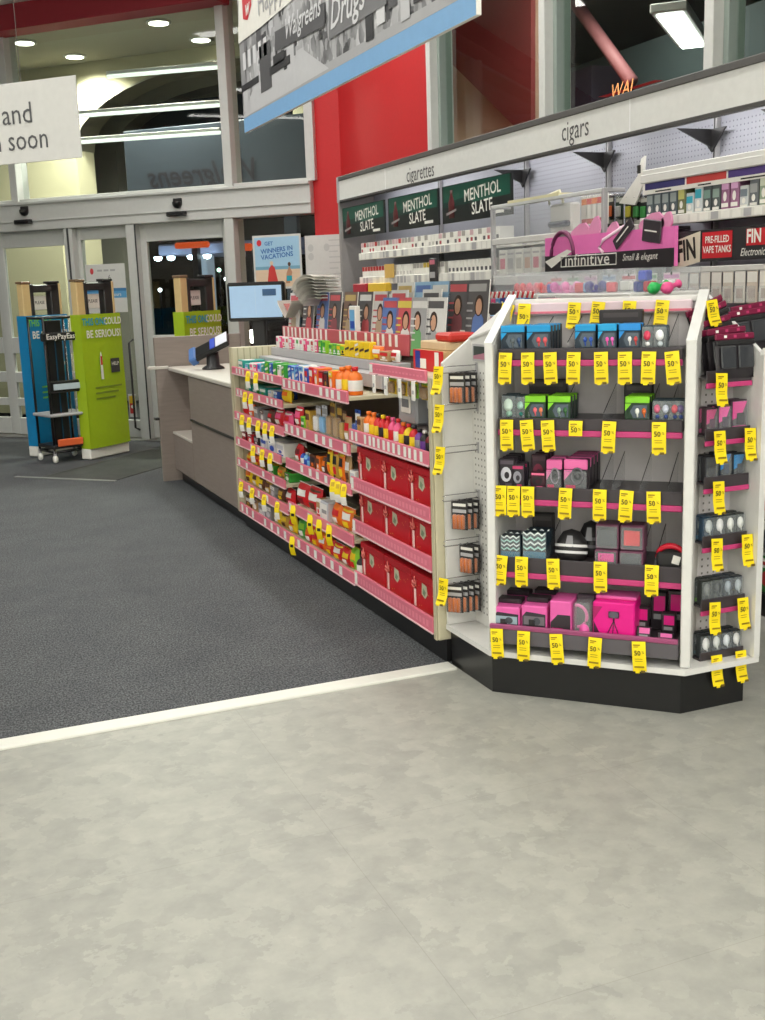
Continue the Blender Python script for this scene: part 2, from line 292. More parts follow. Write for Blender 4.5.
# ---------------------------------------------------------------- outside
b=MB(); b.box(-40,70,S,110,-.25,-.05,mat('night_asphalt',(38,38,40),.9)); struct('ground',b)
FO=Fr(0,16.4,-45); 
def arch(t,x0,x1,z1,cx,hw,zs,y0,y1,m,ml,n=18,top=3):     # wall with an arched opening: centre cx, half width hw, spring height zs
    pts=[(cx+hw*math.cos(PI-PI*i/n),zs+(top-zs)*math.sin(PI*i/n)) for i in range(n+1)]
    for (a,c) in zip(pts,pts[1:]):
        t.prism([(a[0],y0,a[1]),(c[0],y0,c[1]),(c[0],y0,z1),(a[0],y0,z1)],(0,y1-y0,0),m)
        t.prism([(a[0],y0-.01,a[1]),(c[0],y0-.01,c[1]),(c[0],y0-.01,c[1]+.02),(a[0],y0-.01,a[1]+.02)],(0,y1-y0+.02,0),ml)
    t.box(x0,cx-hw,y0,y1,0,z1,m); t.box(cx+hw,x1,y0,y1,2.62,z1,m)
# entrance canopy: ceiling with four downlights, arched beige wall, grey inner wall
b=MB(); ax=FO.X(232,100); arch(b,-3,5.75,4.2,ax,ax-FO.X(76,150),FO.Z(80,150),0,.35,BEIGE,mat('arch_reveal',(150,148,134),.8),top=FO.Z(222,60)); struct('wall_porch',b,FO)
FO2=Fr(0,18.6,-45); b=MB(); ax=FO2.X(250,100); arch(b,-3,6.6,4.2,ax,ax-FO2.X(116,150),FO2.Z(118,150),0,.3,mat('porch_grey',(150,148,136),.85),mat('porch_grey',(120,118,106),.85),top=FO2.Z(228,82)); struct('wall_porch_inner',b,FO2)
b=MB(); b.box(-3,7.2,0,.1,2.6,4.2,mat('night_wall_navy',(62,72,86),.8)); b.box(-3,-2.8,0,.1,-.05,2.6,MT['night_wall_navy']); b.box(7.0,7.2,0,.1,-.05,2.6,MT['night_wall_navy']); struct('wall_porch_far',b,Fr(0,20.6,-45))
b=MB(); b.box(-4,5.75,.22,5.0,4.2,4.3,mat('porch_ceiling',(178,174,156),.8)); struct('ceiling_porch',b,FD)
NAVY=mat('dark_blue_panel',(50,59,71),.6)
b=MB(); xn0=FD.X(124,150,1.0); xn1=FD.X(330,150,1.0); b.box(xn0,xn1,1.0,1.06,2.4,3.22,NAVY,.01); s_=put('reflected_sign',b.mesh('reflected_sign'),FD,label='dark blue panel with reversed script, built for the sign lettering reflected in the glass',cat='sign')
t=MB(); x_,z_=FD.at(204,174,.99); t.text('Walgreens',x_,z_,.33,.992,mat('dim_violet_lettering',(24,14,30),.6),mirror=True,shear=.35,off=.012,sx=.95); part('lettering',t,s_)  # reversed lettering stands in for a sign reflected in the glass
for i,(x,y) in enumerate([(1.37,13.3),(1.98,13.92),(2.58,12.05),(3.18,12.73)]):
    t=thing('recessed_downlight',['round porch downlight, leftmost of the four seen through the high glass','round porch downlight above the hanging card sign, second of four','round porch downlight, highest of the four seen through the high glass','round porch downlight nearest the mullion of the high glass'][i],'ceiling light',FW,x,y,4.2,group='porch downlights')
    m=MB(); m.lathe([(.13,-.012),(.13,0),(.1,0),(.1,-.012)],MUL,20); part('trim_ring',m,t); m=MB(); m.lathe([(.0,-.02),(.1,-.02),(.1,-.002),(0,-.002)],mat('lamp_glow',(255,250,232),.5,emit=9.),20); part('lens',m,t)
    l=bpy.data.lights.new('downlight_lamp','SPOT'); l.energy=430; l.spot_size=R(150); l.spot_blend=.6; l.shadow_soft_size=.1; l.color=(1,.97,.86); o=bpy.data.objects.new('downlight_lamp',l); C.objects.link(o); o.parent=t; o.location=(0,0,-.05)
for i,(px,py,a,c) in enumerate([(165,72,112,222),(160,109,82,224),(150,136,82,215)]):  # glowing strips stand in for ceiling tubes reflected in the glass
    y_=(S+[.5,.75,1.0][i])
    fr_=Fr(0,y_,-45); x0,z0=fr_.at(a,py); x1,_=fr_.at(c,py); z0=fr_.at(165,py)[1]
    t=thing('reflected_tube','%s of three thin tube reflections built as glowing strips behind the glass above the doors'%['topmost','middle','lowest'][i],'reflected light',fr_,(x0+x1)/2,0,z0,rz=R(9),group='tube reflections built beyond the high glass'); w=(x1-x0)/2
    m=MB(); m.tube([(-w,0,0),(w,0,0)],.018,mat('reflected_tube_glow',(236,240,232),.5,emit=1.3)); part('tube',m,t); m=MB(); m.box(-w,w,-.02,.02,.02,.05,MUL,.004); part('housing',m,t)
b=MB(); x0,x1=FD.X(8,300,1.85),FD.X(68,300,1.85); b.box(x0,x1,1.85,1.9,0,2.6,BEIGE,.01); struct('wall_vestibule',b,FD)
# gas-station canopy, sign, lamps and cars across the dark lot
FS=Fr(0,44,-45)
t=thing('gas_canopy','long lit white canopy across the dark lot seen through the right door','canopy',FS); x0,z0=FS.at(158,256); x1,z1=FS.at(330,248)
m=MB(); m.box(x0,x1,0,5,z0,z0+.35,mat('canopy_white',(150,156,186),.5,emit=.14),.05); part('canopy_roof',m,t)
m=MB(); xx,_=FS.at(184,270); m.box(xx-.25,xx+.25,1,1.5,0,z0,mat('canopy_post',(190,205,220),.5,emit=.35),.03); part('post',m,t)
for i,px in enumerate([163,176,196,212,262]):
    m=MB(); xx,_=FS.at(px,254); m.lathe([(0,-.13),(.11,-.09),(.13,0),(.06,.02)],mat('outside_lamp',(215,240,255),.5,emit=14.),12); o=part('lamp',m,t,x=xx,y=-.3,z=z0-.05)
t=thing('lit_sign','glowing orange shop sign in the dark beyond the right door','sign',FS); x0,z0=FS.at(174,249,-1); x1,z1=FS.at(207,241,-1); m=MB(); m.box(x0,x1,-1,-.8,z0,z1,mat('orange_glow',(214,78,24),.5,emit=.9),.05); part('sign_face',m,t); m=MB(); m.box((x0+x1)/2-.1,(x0+x1)/2+.1,-.79,-.6,0,z1,DARK); part('sign_post',m,t)
t=thing('lit_sign','glowing orange sign seen beside the window poster behind the register','sign',FS); x0,z0=FS.at(240,251,-1); x1,z1=FS.at(250,243,-1); m=MB(); m.box(x0,x1,-1,-.8,z0,z1,MT['orange_glow'],.05); part('sign_face',m,t); m=MB(); m.box((x0+x1)/2-.1,(x0+x1)/2+.1,-.79,-.6,0,z1,DARK); part('sign_post',m,t)
HL=mat('headlight_glow',(255,250,240),.5,emit=16.); CARB=mat('dark_car_paint',(46,22,26),.25,coat=.6)
t=thing('car','dark red car facing the store with its headlights on','car',FS,FS.X(221,306,-14),-14,-.05)
m=MB(); m.box(-.9,.9,0,4.2,.35,.95,CARB,.14); m.prism([(-.8,.9,.93),(-.7,1.5,1.42),(-.7,3.2,1.42),(-.8,3.9,.93)],(1.6,0,0),SMOKE); m.box(-.66,.66,1.5,3.2,1.38,1.46,CARB,.04); part('body',m,t)
for s_ in(-1,1):
    h=MB(); h.lathe([(0,-.03),(.12,0),(.1,.04),(0,.05)],HL,12,M=Matrix.Rotation(R(90),4,'X')); part('headlight',h,t,x=s_*.62,y=-.03,z=.74)
    for yy in(.8,3.4): h=MB(); h.lathe([(0,-.1),(.3,-.1),(.33,-.05),(.33,.05),(.3,.1),(0,.1)],BLACK,16,M=Matrix.Rotation(R(90),4,'Y')); part('wheel',h,t,x=s_*.82,y=yy,z=.33)
k=0
for px,py,c in [(111,256,0),(123,255,0),(226,279,0),(219,270,1),(160,290,0),(213,250,0),(245,290,2)]:
    fr_=Fr(0,58,-45) if px not in(111,123) else Fr(0,38,-45); x_,z_=fr_.at(px,py); r_=.085 if c!=2 else .2
    t=thing('street_lamp','small %s lamp %s'%(['white','greenish','bluish'][c],{111:'glowing above the hours sign',123:'glowing at the top right of the hours sign',226:'in the dark right of the door',219:'higher in the dark by the right door',160:'low in the dark at the door edge',213:'under the orange sign',245:'seen beside the poster'}[px]+(' further down' if 0 else '')),'street lamp',fr_,x_,0,0,group='lamps across the dark lot')
    m=MB(); m.lathe([(0,-r_),(r_*.8,-r_*.6),(r_,0),(r_*.8,r_*.6),(0,r_)],[mat('lamp_white',(240,250,255),.5,emit=11.),mat('lamp_green',(190,255,225),.5,emit=7.),mat('lamp_blue',(150,220,230),.5,emit=2.5)][c],10); part('lamp_head',m,t,z=z_)
    m=MB(); m.tube([(0,0,-.05),(0,0,z_-r_)],.05,DARK); part('lamp_post',m,t); k+=1
# solids beyond the right-hand high windows, coloured as the reflections in the glass
FP=Fr(5.4,13,-90)
b=MB(); x0=FP.X(436,100); x1=FP.X(531,100); b.box(x0-.8,x1,.0,.3,-.05,5.6,mat('reflected_salmon',(188,156,134),.85,scale=3)); struct('wall_reflected_pier',b,FP)  # salmon pier stands for the beige reflected in the first pane
MAR=mat('reflected_maroon',(132,52,52),.7)
p=[FP.at(436,48,-.05),FP.at(520,132,-.05),FP.at(531,132,-.05),FP.at(531,-40,-.05),FP.at(436,-40,-.05)]
b=MB(); b.prism([(a,-.05,z) for a,z in p],(0,.045,0),MAR); struct('trim_reflected_fascia',b,FP)  # maroon shape stands for the red fascia reflected in the glass
FP2=Fr(7.6,13,-90)
b=MB(); b.box(FP2.X(540,60),FP2.X(800,60),0,.3,2.0,FP2.Z(600,58),mat('outer_dark_teal',(60,74,76),.8)); b.box(FP2.X(535,60),FP2.X(622,60),-.4,-.01,2.0,FP2.Z(600,74),mat('outer_violet_grey',(52,44,60),.8)); struct('wall_reflected_far',b,FP2)
b=MB(); b.box(4.2,16,3,15,4.6,4.7,mat('reflected_grey_teal',(86,100,98),.8)); struct('ceiling_reflected',b,FW)  # ceiling, far wall and beam added to suggest reflections in the glass
p0=FP2.at(566,-10,-.6); p1=FP2.at(632,82,-.6)
b=MB(); b.tube([(p0[0],-.6,p0[1]),(p1[0],-.6,p1[1])],.07,mat('reflected_beam',(150,96,100),.6)); struct('beam_reflected',b,FP2)
x0,z0=FP2.at(598,97,-.8); x1,z1=FP2.at(655,80,-.8); t=MB(); t.box(x0,x1,-.8,-.7,z0,z1,mat('outer_red_sign',(190,30,36),.5,emit=.35),.01); t.box((x0+x1)/2-.03,(x0+x1)/2+.03,-.78,-.72,-.05,z0,DARK); t.text('WAL',x0+.45*(x1-x0),(z0+z1)/2,.2,-.805,mat('sign_warm_letters',(226,150,96),.5,emit=.4),shear=.3)
put('lit_sign',t.mesh('lit_sign'),FP2,label='small red lit sign seen through the second high window above the cigars header',cat='sign')
a=Vector((5.55,7.62,3.62)); 
t=thing('reflected_light','bright white reflection of a ceiling light, built behind the high window above the cigars header','reflected light',FW,6.05,8.05,3.46,R(45))  # glowing solid stands for a ceiling light reflected in the window
m=MB(); m.box(-.75,.75,-.14,.14,.0,.07,MUL,.01); m.box(-.005,.005,-.005,.005,.07,1.14,DARK); part('housing',m,t); m=MB(); m.box(-.7,.7,-.1,.1,-.02,.0,mat('reflected_strip_glow',(255,255,250),.5,emit=5.),.006); part('diffuser',m,t)
for (x,y,z,e) in((4.9,8.2,4.4,120),(6.3,9.6,4.4,160)):  # unseen lamps added to light the solids behind the high windows
    l=bpy.data.lights.new('outside_lamp','AREA'); l.size=.8; l.energy=e*.5; l.color=(1,.97,.9); o=bpy.data.objects.new('outside_lamp',l); C.objects.link(o); o.location=(x,y,z)
# ---------------------------------------------------------------- hanging signs
FH=Fr(1.6,FW.o.y+5.65,-90)   # big photo banner hanging over the aisle
GY=[mat('photo_grey_%d'%v,(v,v,v+3),.5) for v in (48,84,120,150,176,200,222)]
bx0,bx1=0.02,2.55; bz0,bz1=2.262,3.05; BW=bx1-bx0
def photomat():
    m=bpy.data.materials.new('grey_photo_print'); m.use_nodes=True; nt=m.node_tree; b=nt.nodes['Principled BSDF']; tc=nt.nodes.new('ShaderNodeTexCoord'); v=nt.nodes.new('ShaderNodeTexVoronoi'); v.inputs['Scale'].default_value=26; v.distance='MANHATTAN'
    mp=nt.nodes.new('ShaderNodeMapping'); mp.inputs['Scale'].default_value=(1,1,.62); n=nt.nodes.new('ShaderNodeTexNoise'); n.inputs['Scale'].default_value=5; n.inputs['Detail'].default_value=6
    nt.links.new(tc.outputs['Object'],mp.inputs[0]); nt.links.new(mp.outputs[0],v.inputs['Vector']); nt.links.new(tc.outputs['Object'],n.inputs['Vector'])
    bw=nt.nodes.new('ShaderNodeRGBToBW'); nt.links.new(v.outputs['Color'],bw.inputs[0]); ad=nt.nodes.new('ShaderNodeMath'); ad.operation='MULTIPLY_ADD'; ad.inputs[1].default_value=.55; nt.links.new(bw.outputs[0],ad.inputs[0]); nt.links.new(n.outputs['Fac'],ad.inputs[2])
    rp=nt.nodes.new('ShaderNodeValToRGB'); e=rp.color_ramp.elements; e[0].position=.5; e[0].color=(.05,.05,.055,1); e[1].position=1.0; e[1].color=(.62,.62,.64,1); nt.links.new(ad.outputs[0],rp.inputs[0]); nt.links.new(rp.outputs[0],b.inputs['Base Color']); b.inputs['Roughness'].default_value=.5; return m
PHM=photomat()
t=MB(); t.box(bx0,bx1,0,.018,bz0,bz1,LBL,.002)
def bf(u0,u1,v0,v1,m,y=-.001): t.fr(bx0+u0*BW,bx0+u1*BW,bz0+v0*(bz1-bz0),bz0+v1*(bz1-bz0),y,m)
bf(0,1,0,.085,mat('sky_blue_band',(128,176,222),.5)); bf(0,1,.085,1,PHM); bf(0,1,.085,.13,GY[4],-.0015)
# street photograph: road, shop fronts, awning sign, cars, passers-by
t.poly([(bx0,-.002,bz0+.09*.79),(bx0+.5*BW,-.002,bz0+.10*.79),(bx0+.33*BW,-.002,bz0+.33*.79),(bx0+.12*BW,-.002,bz0+.3*.79)],GY[5])
rng=random.Random(3)
for k in range(0,26,3): u=k*.0385; h_=.25+.1*rng.random(); bf(u,u+.03,h_,min(.98,h_+.2+.2*rng.random()),GY[rng.choice([1,2,3,4])],-.0025)
for k in range(60): u=rng.random()*.96; v=.18+.62*rng.random(); bf(u,u+.006+.014*rng.random(),v,v+.03+.07*rng.random(),GY[rng.choice([0,1,2,5,6,6])],-.003)
bf(.0,.12,.24,.28,GY[0],-.0035); bf(.13,.2,.17,.43,GY[1],-.0035); bf(.01,.045,.12,.25,GY[5],-.0035)
for k in range(5): bf(.02+k*.035,.04+k*.035,.36,.46,GY[6],-.0035)
HP=lambda px,py,y=-.006:(FH.at(px,py)[0],y,FH.at(px,py)[1])
t.poly([HP(276,52),HP(326,26),HP(326,2),HP(276,32)],GY[1]); q=HP(303,19); t.text('Walgreens',q[0],q[2],.115,-.008,GY[6],shear=.35,off=.012,sx=.95)
t.poly([HP(330,40),HP(388,4),HP(388,-40),HP(330,-8)],GY[2]); q=HP(348,6); t.text('Drugs',q[0],q[2],.15,-.008,GY[6],shear=.3,off=.012)
t.box(bx0+.19*BW,bx0+.31*BW,-.0045,-.003,bz0+.235*.79,bz0+.28*.79,GY[0]); t.box(bx0+.215*BW,bx0+.28*BW,-.0045,-.003,bz0+.27*.79,bz0+.325*.79,GY[0])
for k in range(8):
    u=.66+.042*k; h_=.12+.04*(k%3); c_=GY[[0,6,1,5,0,2,6,1][k]]; bf(u,u+.03,h_,h_+.3,c_,-.0045); t.disc(bx0+(u+.015)*BW,bz0+(h_+.36)*.79,.026,.034,-.0045,GY[[4,1,3,0,4,3,1,4][k]])
t.poly([HP(239.6,44),HP(262,27),HP(296,-2),HP(330,-40),HP(239.6,-150)],LBL); x0=FH.X(244,10); x1=FH.X(253,10); za=FH.Z(248,-12); zb=FH.Z(248,21)
t.poly([(x0,-.0075,za),(x0,-.0075,zb+.02),((x0+x1)/2,-.0075,zb),(x1,-.0075,zb+.05),(x1+.01,-.0075,za)],col(206,36,48)); q=HP(248.5,8); t.text('w',q[0],q[2],.1,-.009,LBL,shear=.3,off=.02)
q=HP(259,6); t.text('Happy',q[0],q[2],.15,-.0085,GY[4],align='LEFT')
s_=put('hanging_banner',t.mesh('hanging_banner'),FH,label='large black and white street-photo banner with a blue bottom edge, hanging over the aisle',cat='banner')
for u in(.3,2.2): w=MB(); w.tube([(u,.009,bz1-.005),(u,.009,4.3)],.002,CHROME,5); part('hanging_wire',w,s_)
FC=Fr(0,6.0,-45); x1,z1=FC.at(75,75); xq,z0=FC.at(77,158); x0=x1-.92
t=MB(); t.box(x0,x1,0,.006,z0,z1,SIGNW,.001); t.text('and',FC.X(33,113),FC.Z(33,113),.13,-.002,GY[1],align='RIGHT',sx=.95); t.text('n soon',FC.X(49,138),FC.Z(49,138),.13,-.002,GY[1],align='RIGHT',sx=.9)
s_=put('card_sign',t.mesh('card_sign'),FC,label='white hanging card sign with grey lettering above the aisle near the doors',cat='sign')
for u in(x1-.3,x0+.2): w=MB(); w.tube([(u,.003,z1-.004),(u,.003,4.3)],.0015,CHROME,5); part('hanging_wire',w,s_)
# ---------------------------------------------------------------- store lighting
LG=mat('diffuser_glow',(255,255,246),.5,emit=1.2)
def fixture(x,y,rz,L,E,z=4.28,lab=''):
    t=thing('ceiling_light','long white fluorescent ceiling light over the '+lab,'ceiling light',FW,x,y,z,rz,group='rows of ceiling lights')
    m=MB(); m.box(-L/2,L/2,-.15,.15,-.04,.02,MUL,.01); part('housing',m,t); m=MB(); m.box(-L/2+.03,L/2-.03,-.12,.12,-.055,-.04,LG,.004); part('diffuser',m,t)
    l=bpy.data.lights.new('tube_lamp','AREA'); l.shape='RECTANGLE'; l.size=L-.06; l.size_y=.24; l.energy=E; l.color=(1,.985,.94); l.spread=R(170); o=bpy.data.objects.new('tube_lamp',l); C.objects.link(o); o.parent=t; o.location=(0,0,-.06)
EN=.62
for i,(x,nm) in enumerate([(-4.6,'far left aisle'),(-2.2,'left aisle'),(.3,'open floor'),(2.75,'counter')]):
    for j,(y,n2) in enumerate([(-12,'at the far back'),(-8.2,'at the back'),(-4.5,'behind the viewer'),(-1.2,'at the store middle'),(2.1,'before the carpet'),(5.2,'along the counter'),(8.2,'near the doors')]):
        fixture(x,y,R(90),2.4,(230 if y<-6 else 100 if y<0 else 30 if y<3 else 56)*EN,lab=nm+' '+n2)
fixture(1.6,9.9,R(-45),1.8,34*EN,lab='entrance, turned along the doors')
w=bpy.data.worlds.new('World'); sc.world=w; w.use_nodes=True; bg=w.node_tree.nodes['Background']
sk=w.node_tree.nodes.new('ShaderNodeTexSky'); sk.sky_type='HOSEK_WILKIE'; sk.sun_direction=(0,.2,.05); sk.turbidity=4; w.node_tree.links.new(sk.outputs[0],bg.inputs[0]); bg.inputs[1].default_value=.004
vs=sc.view_settings; vs.view_transform='Standard'; vs.look='None'; vs.gamma=1; vs.use_curve_mapping=False; vs.exposure=0.0
try: sc.cycles.use_denoising=True; sc.cycles.max_bounces=8; sc.cycles.transparent_max_bounces=24; sc.cycles.caustics_reflective=False; sc.cycles.caustics_refractive=False; sc.cycles.sample_clamp_indirect=6
except Exception: pass
# ================================================================ ENTRANCE FURNITURE
TAN=mat('tan_frame_side',(214,186,132),.5); BLU=mat('blue_cover',(0,128,184),.5); GRN=mat('lime_cover',(160,188,28),.5); CYT=col(0,150,190); GTX=col(120,200,60)
def gate(fr,x,y,lab,cov,sgn,t1,t2):
    # frame local x runs along the gate (seen broadside), y is its thickness
    W_,T_,H_=.50,.075,1.60
    t=thing('security_gate',lab,'security gate',fr,x,y,.012,group='anti-theft gates at the doors')
    m=MB(); m.box(-.02,W_+.02,-.02,T_+.02,0,.1,LBL,.01); part('base',m,t,'white base')
    m=MB(); m.box(.0,.10,0,T_,.1,H_,TAN,.008); m.box(W_-.03,W_,0,T_,.1,H_,TAN,.008); part('side_post',m,t,'tan outer posts')
    m=MB(); m.box(.10,.145,.0,T_,.1,H_-.0,DARK,.008); m.box(W_-.14,W_-.03,0,T_,.1,H_,DARK,.008); m.box(.1,W_-.03,.0,T_,H_-.08,H_-.01,DARK,.008); m.box(-.005,.11,-.004,T_+.004,H_,H_+.022,col(120,96,70),.004); m.box(W_-.15,W_-.02,-.004,T_+.004,H_,H_+.022,DARK,.004); part('frame',m,t,'black loop frame')
    m=MB(); m.box(.165,W_-.16,.045,.07,H_-.24,H_-.11,LBL,.004); m.text('PLEASE',.5*W_,H_-.175,.04,.044,ALUD,off=.01); part('notice',m,t,'small white notice')
    def cv(u,v): 
        return (-.015+u*(W_+.03), -.03-.012*math.sin(PI*u)-.008*(1-v), .1+v*(1.31-.1))
    m=MB(); m.sheet(cv,12,6,cov,.006); m.box(-.015,W_+.015,T_+.004,T_+.012,.1,1.31,cov); m.box(-.018,-.010,-.03,T_+.01,.1,1.31,cov); m.box(W_+.01,W_+.018,-.03,T_+.01,.1,1.31,cov)
    y_=-.055
    m.text('THIS ONE',.135,1.24,.09,y_,t1,off=.02,sx=.8); m.text('COULD',.38,1.24,.09,y_,t2,off=.02,sx=.75); m.text('BE SERIOUS!',.25,1.13,.095,y_,LBL,off=.02,sx=.9)
    m.prism([(.17,y_,.92),(.185,y_,.97),(.2,y_,.92),(.2,y_,.72),(.17,y_,.72)],(0,-.002,0),LBL); m.fr(.172,.198,.85,.93,y_-.003,col(200,60,40))
    m.fr(.31,.43,.77,.9,y_,ALUD if cov is GRN else CYT); m.text('HELP',.37,.85,.045,y_-.001,LBL,off=.01)
    for k in range(3): m.fr(.08,.44-.05*k,.64-.05*k,.657-.05*k,y_,col(120,140,40) if cov is GRN else col(110,190,90))
    part('banner_cover',m,t,'printed fabric cover')
    return t
FT=lambda x,y:Fr(x,y,40)
gate(FT(.90,10.89),0,0,'anti-theft gate in a bright blue cover, leftmost at the doors',BLU,1,GTX,CYT)
gate(FT(1.32,10.38),0,0,'anti-theft gate in a lime green cover beside the black cart',GRN,1,CYT,LBL)
gx=Fr(2.10,9.67,40)
gate(gx,0,0,'lime green anti-theft gate partly hidden behind the checkout counter end',GRN,1,CYT,LBL)
# black display cart
t=thing('display_cart','tall black wheeled display cart standing between the blue and green gates','cart',Fr(.985,10.35,20)); t.scale=(1,1,1.07)
m=MB(); 
for x in(0.02,.36): m.tube([(x,0,.09),(x,0,1.23)],.012,BLACK); m.tube([(x,.3,.09),(x,.3,1.23)],.012,BLACK)
for z in(.1,1.22): m.tube([(.02,0,z),(.36,0,z),(.36,.3,z),(.02,.3,z),(.02,0,z)],.011,BLACK)
part('frame',m,t,'black tube frame')
m=MB(); m.box(.05,.2,.02,.05,.16,1.2,BLACK,.006); m.box(.12,.13,.012,.02,.2,1.1,mat('cart_teal',(6,60,84),.4)); part('back_panel',m,t)
for k in range(7): 
    if k in(0,2,4,6): m=MB(); m.tube([(.22+.022*k,.0,.12),(.22+.022*k,.0,1.2)],.003,CHROME,5); part('wire',m,t)
m=MB(); m.box(-.03,.36,-.05,-.02,1.03,1.1,BLACK,.01); m.text('EasyPayEasy',.165,1.065,.062,-.052,LBL,off=.01); part('name_board',m,t,'black board with white lettering')
m=MB(); m.box(.0,.36,-.05,-.02,.6,.7,BLACK,.01); m.box(.04,.32,-.056,-.05,.625,.675,col(190,205,215),.002); part('label_holder',m,t)
m=MB(); m.box(-.02,.38,-.06,.3,.40,.425,GREY,.008); part('shelf',m,t,'grey shelf')
m=MB(); m.box(.0,.36,-.03,.28,.13,.16,DARK,.008); m.box(.04,.28,-.06,-.03,.15,.21,col(228,104,58),.006); part('lower_shelf',m,t,'dark shelf with an orange label')
for x in(.02,.36):
    for y in(0,.3): m=MB(); m.lathe([(0,-.014),(.03,-.014),(.034,0),(.03,.014),(0,.014)],LBL,12,M=Matrix.Rotation(R(90),4,'Y')); m.box(-.01,.01,-.01,.01,.02,.07,GREY); part('caster',m,t,x=x,y=y,z=.041)
# ---------------------------------------------------------------- checkout counter   (frame FG: x=0 at the far candy post, x negative = further)
LAM=mat('brown_grey_laminate',(140,128,120),.5,var=.16,scale=18,stretch=(.35,.35,3.2)); LAMP=mat('pinkish_laminate',(186,164,160),.55,var=.08,scale=14,stretch=(.4,.4,3)); TOP=mat('pale_worktop',(208,202,192),.35)
xa=-(8.15-6.85); xb=-(8.82-6.85)
t=thing('checkout_counter','long grey-brown wood-look checkout counter with a pale top beyond the candy shelves','counter',FG)
m=MB(); m.box(xa,-.025,0,.34,.1,.885,LAM,.004); m.box(xa,-.03,.62,1.0,.1,.885,LAM,.004); m.box(xb,xa,.30,.34,.1,.885,LAMP,.004); m.box(xb,xa,0,.30,.10,.385,LAM,.004); m.box(xb,-.025,.34,.62,.1,.885,LAM,.004); part('body',m,t,'wood-look front panels')
m=MB(); m.box(xa+.02,-.026,-.012,0,.555,.572,DARK,.003); part('groove_strip',m,t,'dark horizontal strip')
m=MB(); m.box(xb,xa-.005,-.005,.30,.385,.405,TOP,.004); part('bag_ledge',m,t,'pale ledge in the open niche')
m=MB(); m.box(xb-.0,-.03,-.01,.64,.888,.918,TOP,.006); m.box(xa,-.03,.64,1.02,.888,.918,TOP,.006); part('worktop',m,t,'pale worktop')
m=MB(); m.box(xb,-.026,.05,.62,0,.1,BLACK); part('kick',m,t,'black toe kick')
# end panel
t=thing('end_partition','tall wood-look partition at the far end of the checkout counter','partition',FG,xb-.053,0,0)
m=MB(); m.box(-.0,.045,-.10,.60,.0,1.15,LAM,.004); part('panel',m,t)
m=MB(); m.box(.0,.05,-.16,.0,.90,.925,TOP,.004); part('side_ledge',m,t)
m=MB(); m.box(-.02,.05,-.135,-.10,.5,.52,DARK,.003); part('bumper',m,t)
# payment terminal
x,z=FG.at(213,362,.22)
t=thing('card_terminal','black card payment terminal tilted on its stand on the pale worktop','card terminal',FG,x,.22,.92,rz=R(55))
m=MB(); m.lathe([(.0,0),(.085,0),(.08,.012),(.05,.03),(.045,.13),(0,.13)],DARK,16); part('stand',m,t)
Mx=Matrix.Translation((0,0,.16))@Matrix.Rotation(R(-24),4,'Y')@Matrix.Rotation(R(42),4,'X')
m=MB(); m.box(-.15,.15,-.07,.06,-.02,.03,BLACK,.015,M=Mx); part('body',m,t)
m=MB(); m.box(.05,.15,-.06,.05,.031,.036,col(226,228,240),.004,M=Mx); part('screen',m,t,'pale lit screen'); m=MB(); m.box(.0,.045,-.06,.05,.031,.038,col(40,70,190),.004,M=Mx); m.box(-.19,-.13,-.075,.065,-.03,.04,col(70,110,170),.01,M=Mx); part('shield',m,t,'blue keypad surround')
# register: monitor, base, keyboard
FM=Fr(2.33,7.45,-35)
fm=lambda px,py:FM.at(px,py,0)
(ax,az),(bx_,bz_)=fm(231,319),fm(281,284)
t=thing('register_monitor','black register monitor with a pale blue screen on the counter','monitor',FM,(ax+bx_)/2,0,1.0)
w_=(bx_-ax); h_=bz_-az
m=MB(); m.box(-w_/2-.02,w_/2+.02,0,.05,az-1.0-.02,bz_-1.0+.02,BLACK,.012); part('housing',m,t)
SCR=mat('screen_glow',(150,178,205),.3,emit=.42)
m=MB(); m.box(-w_/2,w_/2,-.004,0,az-1+.005,bz_-1-.005,SCR,.002); m.fr(w_*.14,w_*.4,bz_-1-.075,bz_-1-.03,-.006,mat('screen_dark',(56,88,128),.3,emit=.1)); m.fr(-.002,.002,az-1+.02,bz_-1-.02,-.006,mat('screen_pale',(175,198,220),.3,emit=.2)); part('screen',m,t,'pale blue screen')
m=MB(); m.box(-.05,.05,.03,.07,-.07,az-1+.03,DARK,.01); m.box(-.13,.13,-.06,.15,-.082,-.06,DARK,.01); part('stand',m,t)
t=thing('receipt_printer','black receipt printer with a white paper roll under the register monitor','printer',FM,.12,.24,.918)
m=MB(); m.box(-.1,.1,-.1,.1,0,.16,BLACK,.02); part('body',m,t); m=MB(); m.box(-.04,.06,-.104,-.06,.1,.24,LBL,.004); part('paper',m,t,'white paper'); 
t=thing('register_keyboard','black keyboard lying on the counter in front of the register','keyboard',FM,.05,-.30,.919)
m=MB(); m.box(-.18,.18,-.07,.07,0,.025,BLACK,.008); part('body',m,t); m=MB()
for i in range(12):
    for j in range(4): m.box(-.168+.028*i,-.144+.028*i,-.058+.03*j,-.034+.03*j,.025,.032,DARK,.003)
m.box(.05,.12,-.02,.03,.032,.036,col(190,40,50)); part('keys',m,t)
t=thing('card_box','small green box of yellow cards beside the magazine rack','box',FM,.34,-.22,.918); m=MB(); m.box(-.09,.09,-.06,.06,0,.18,mat('olive_plastic',(62,74,48),.5),.006); part('box_body',m,t); m=MB(); m.box(-.08,.08,-.05,.03,.18,.30,col(226,206,60),.003); m.fr(-.06,.05,.2,.25,-.052,col(230,170,180)); part('cards',m,t,'yellow cards')
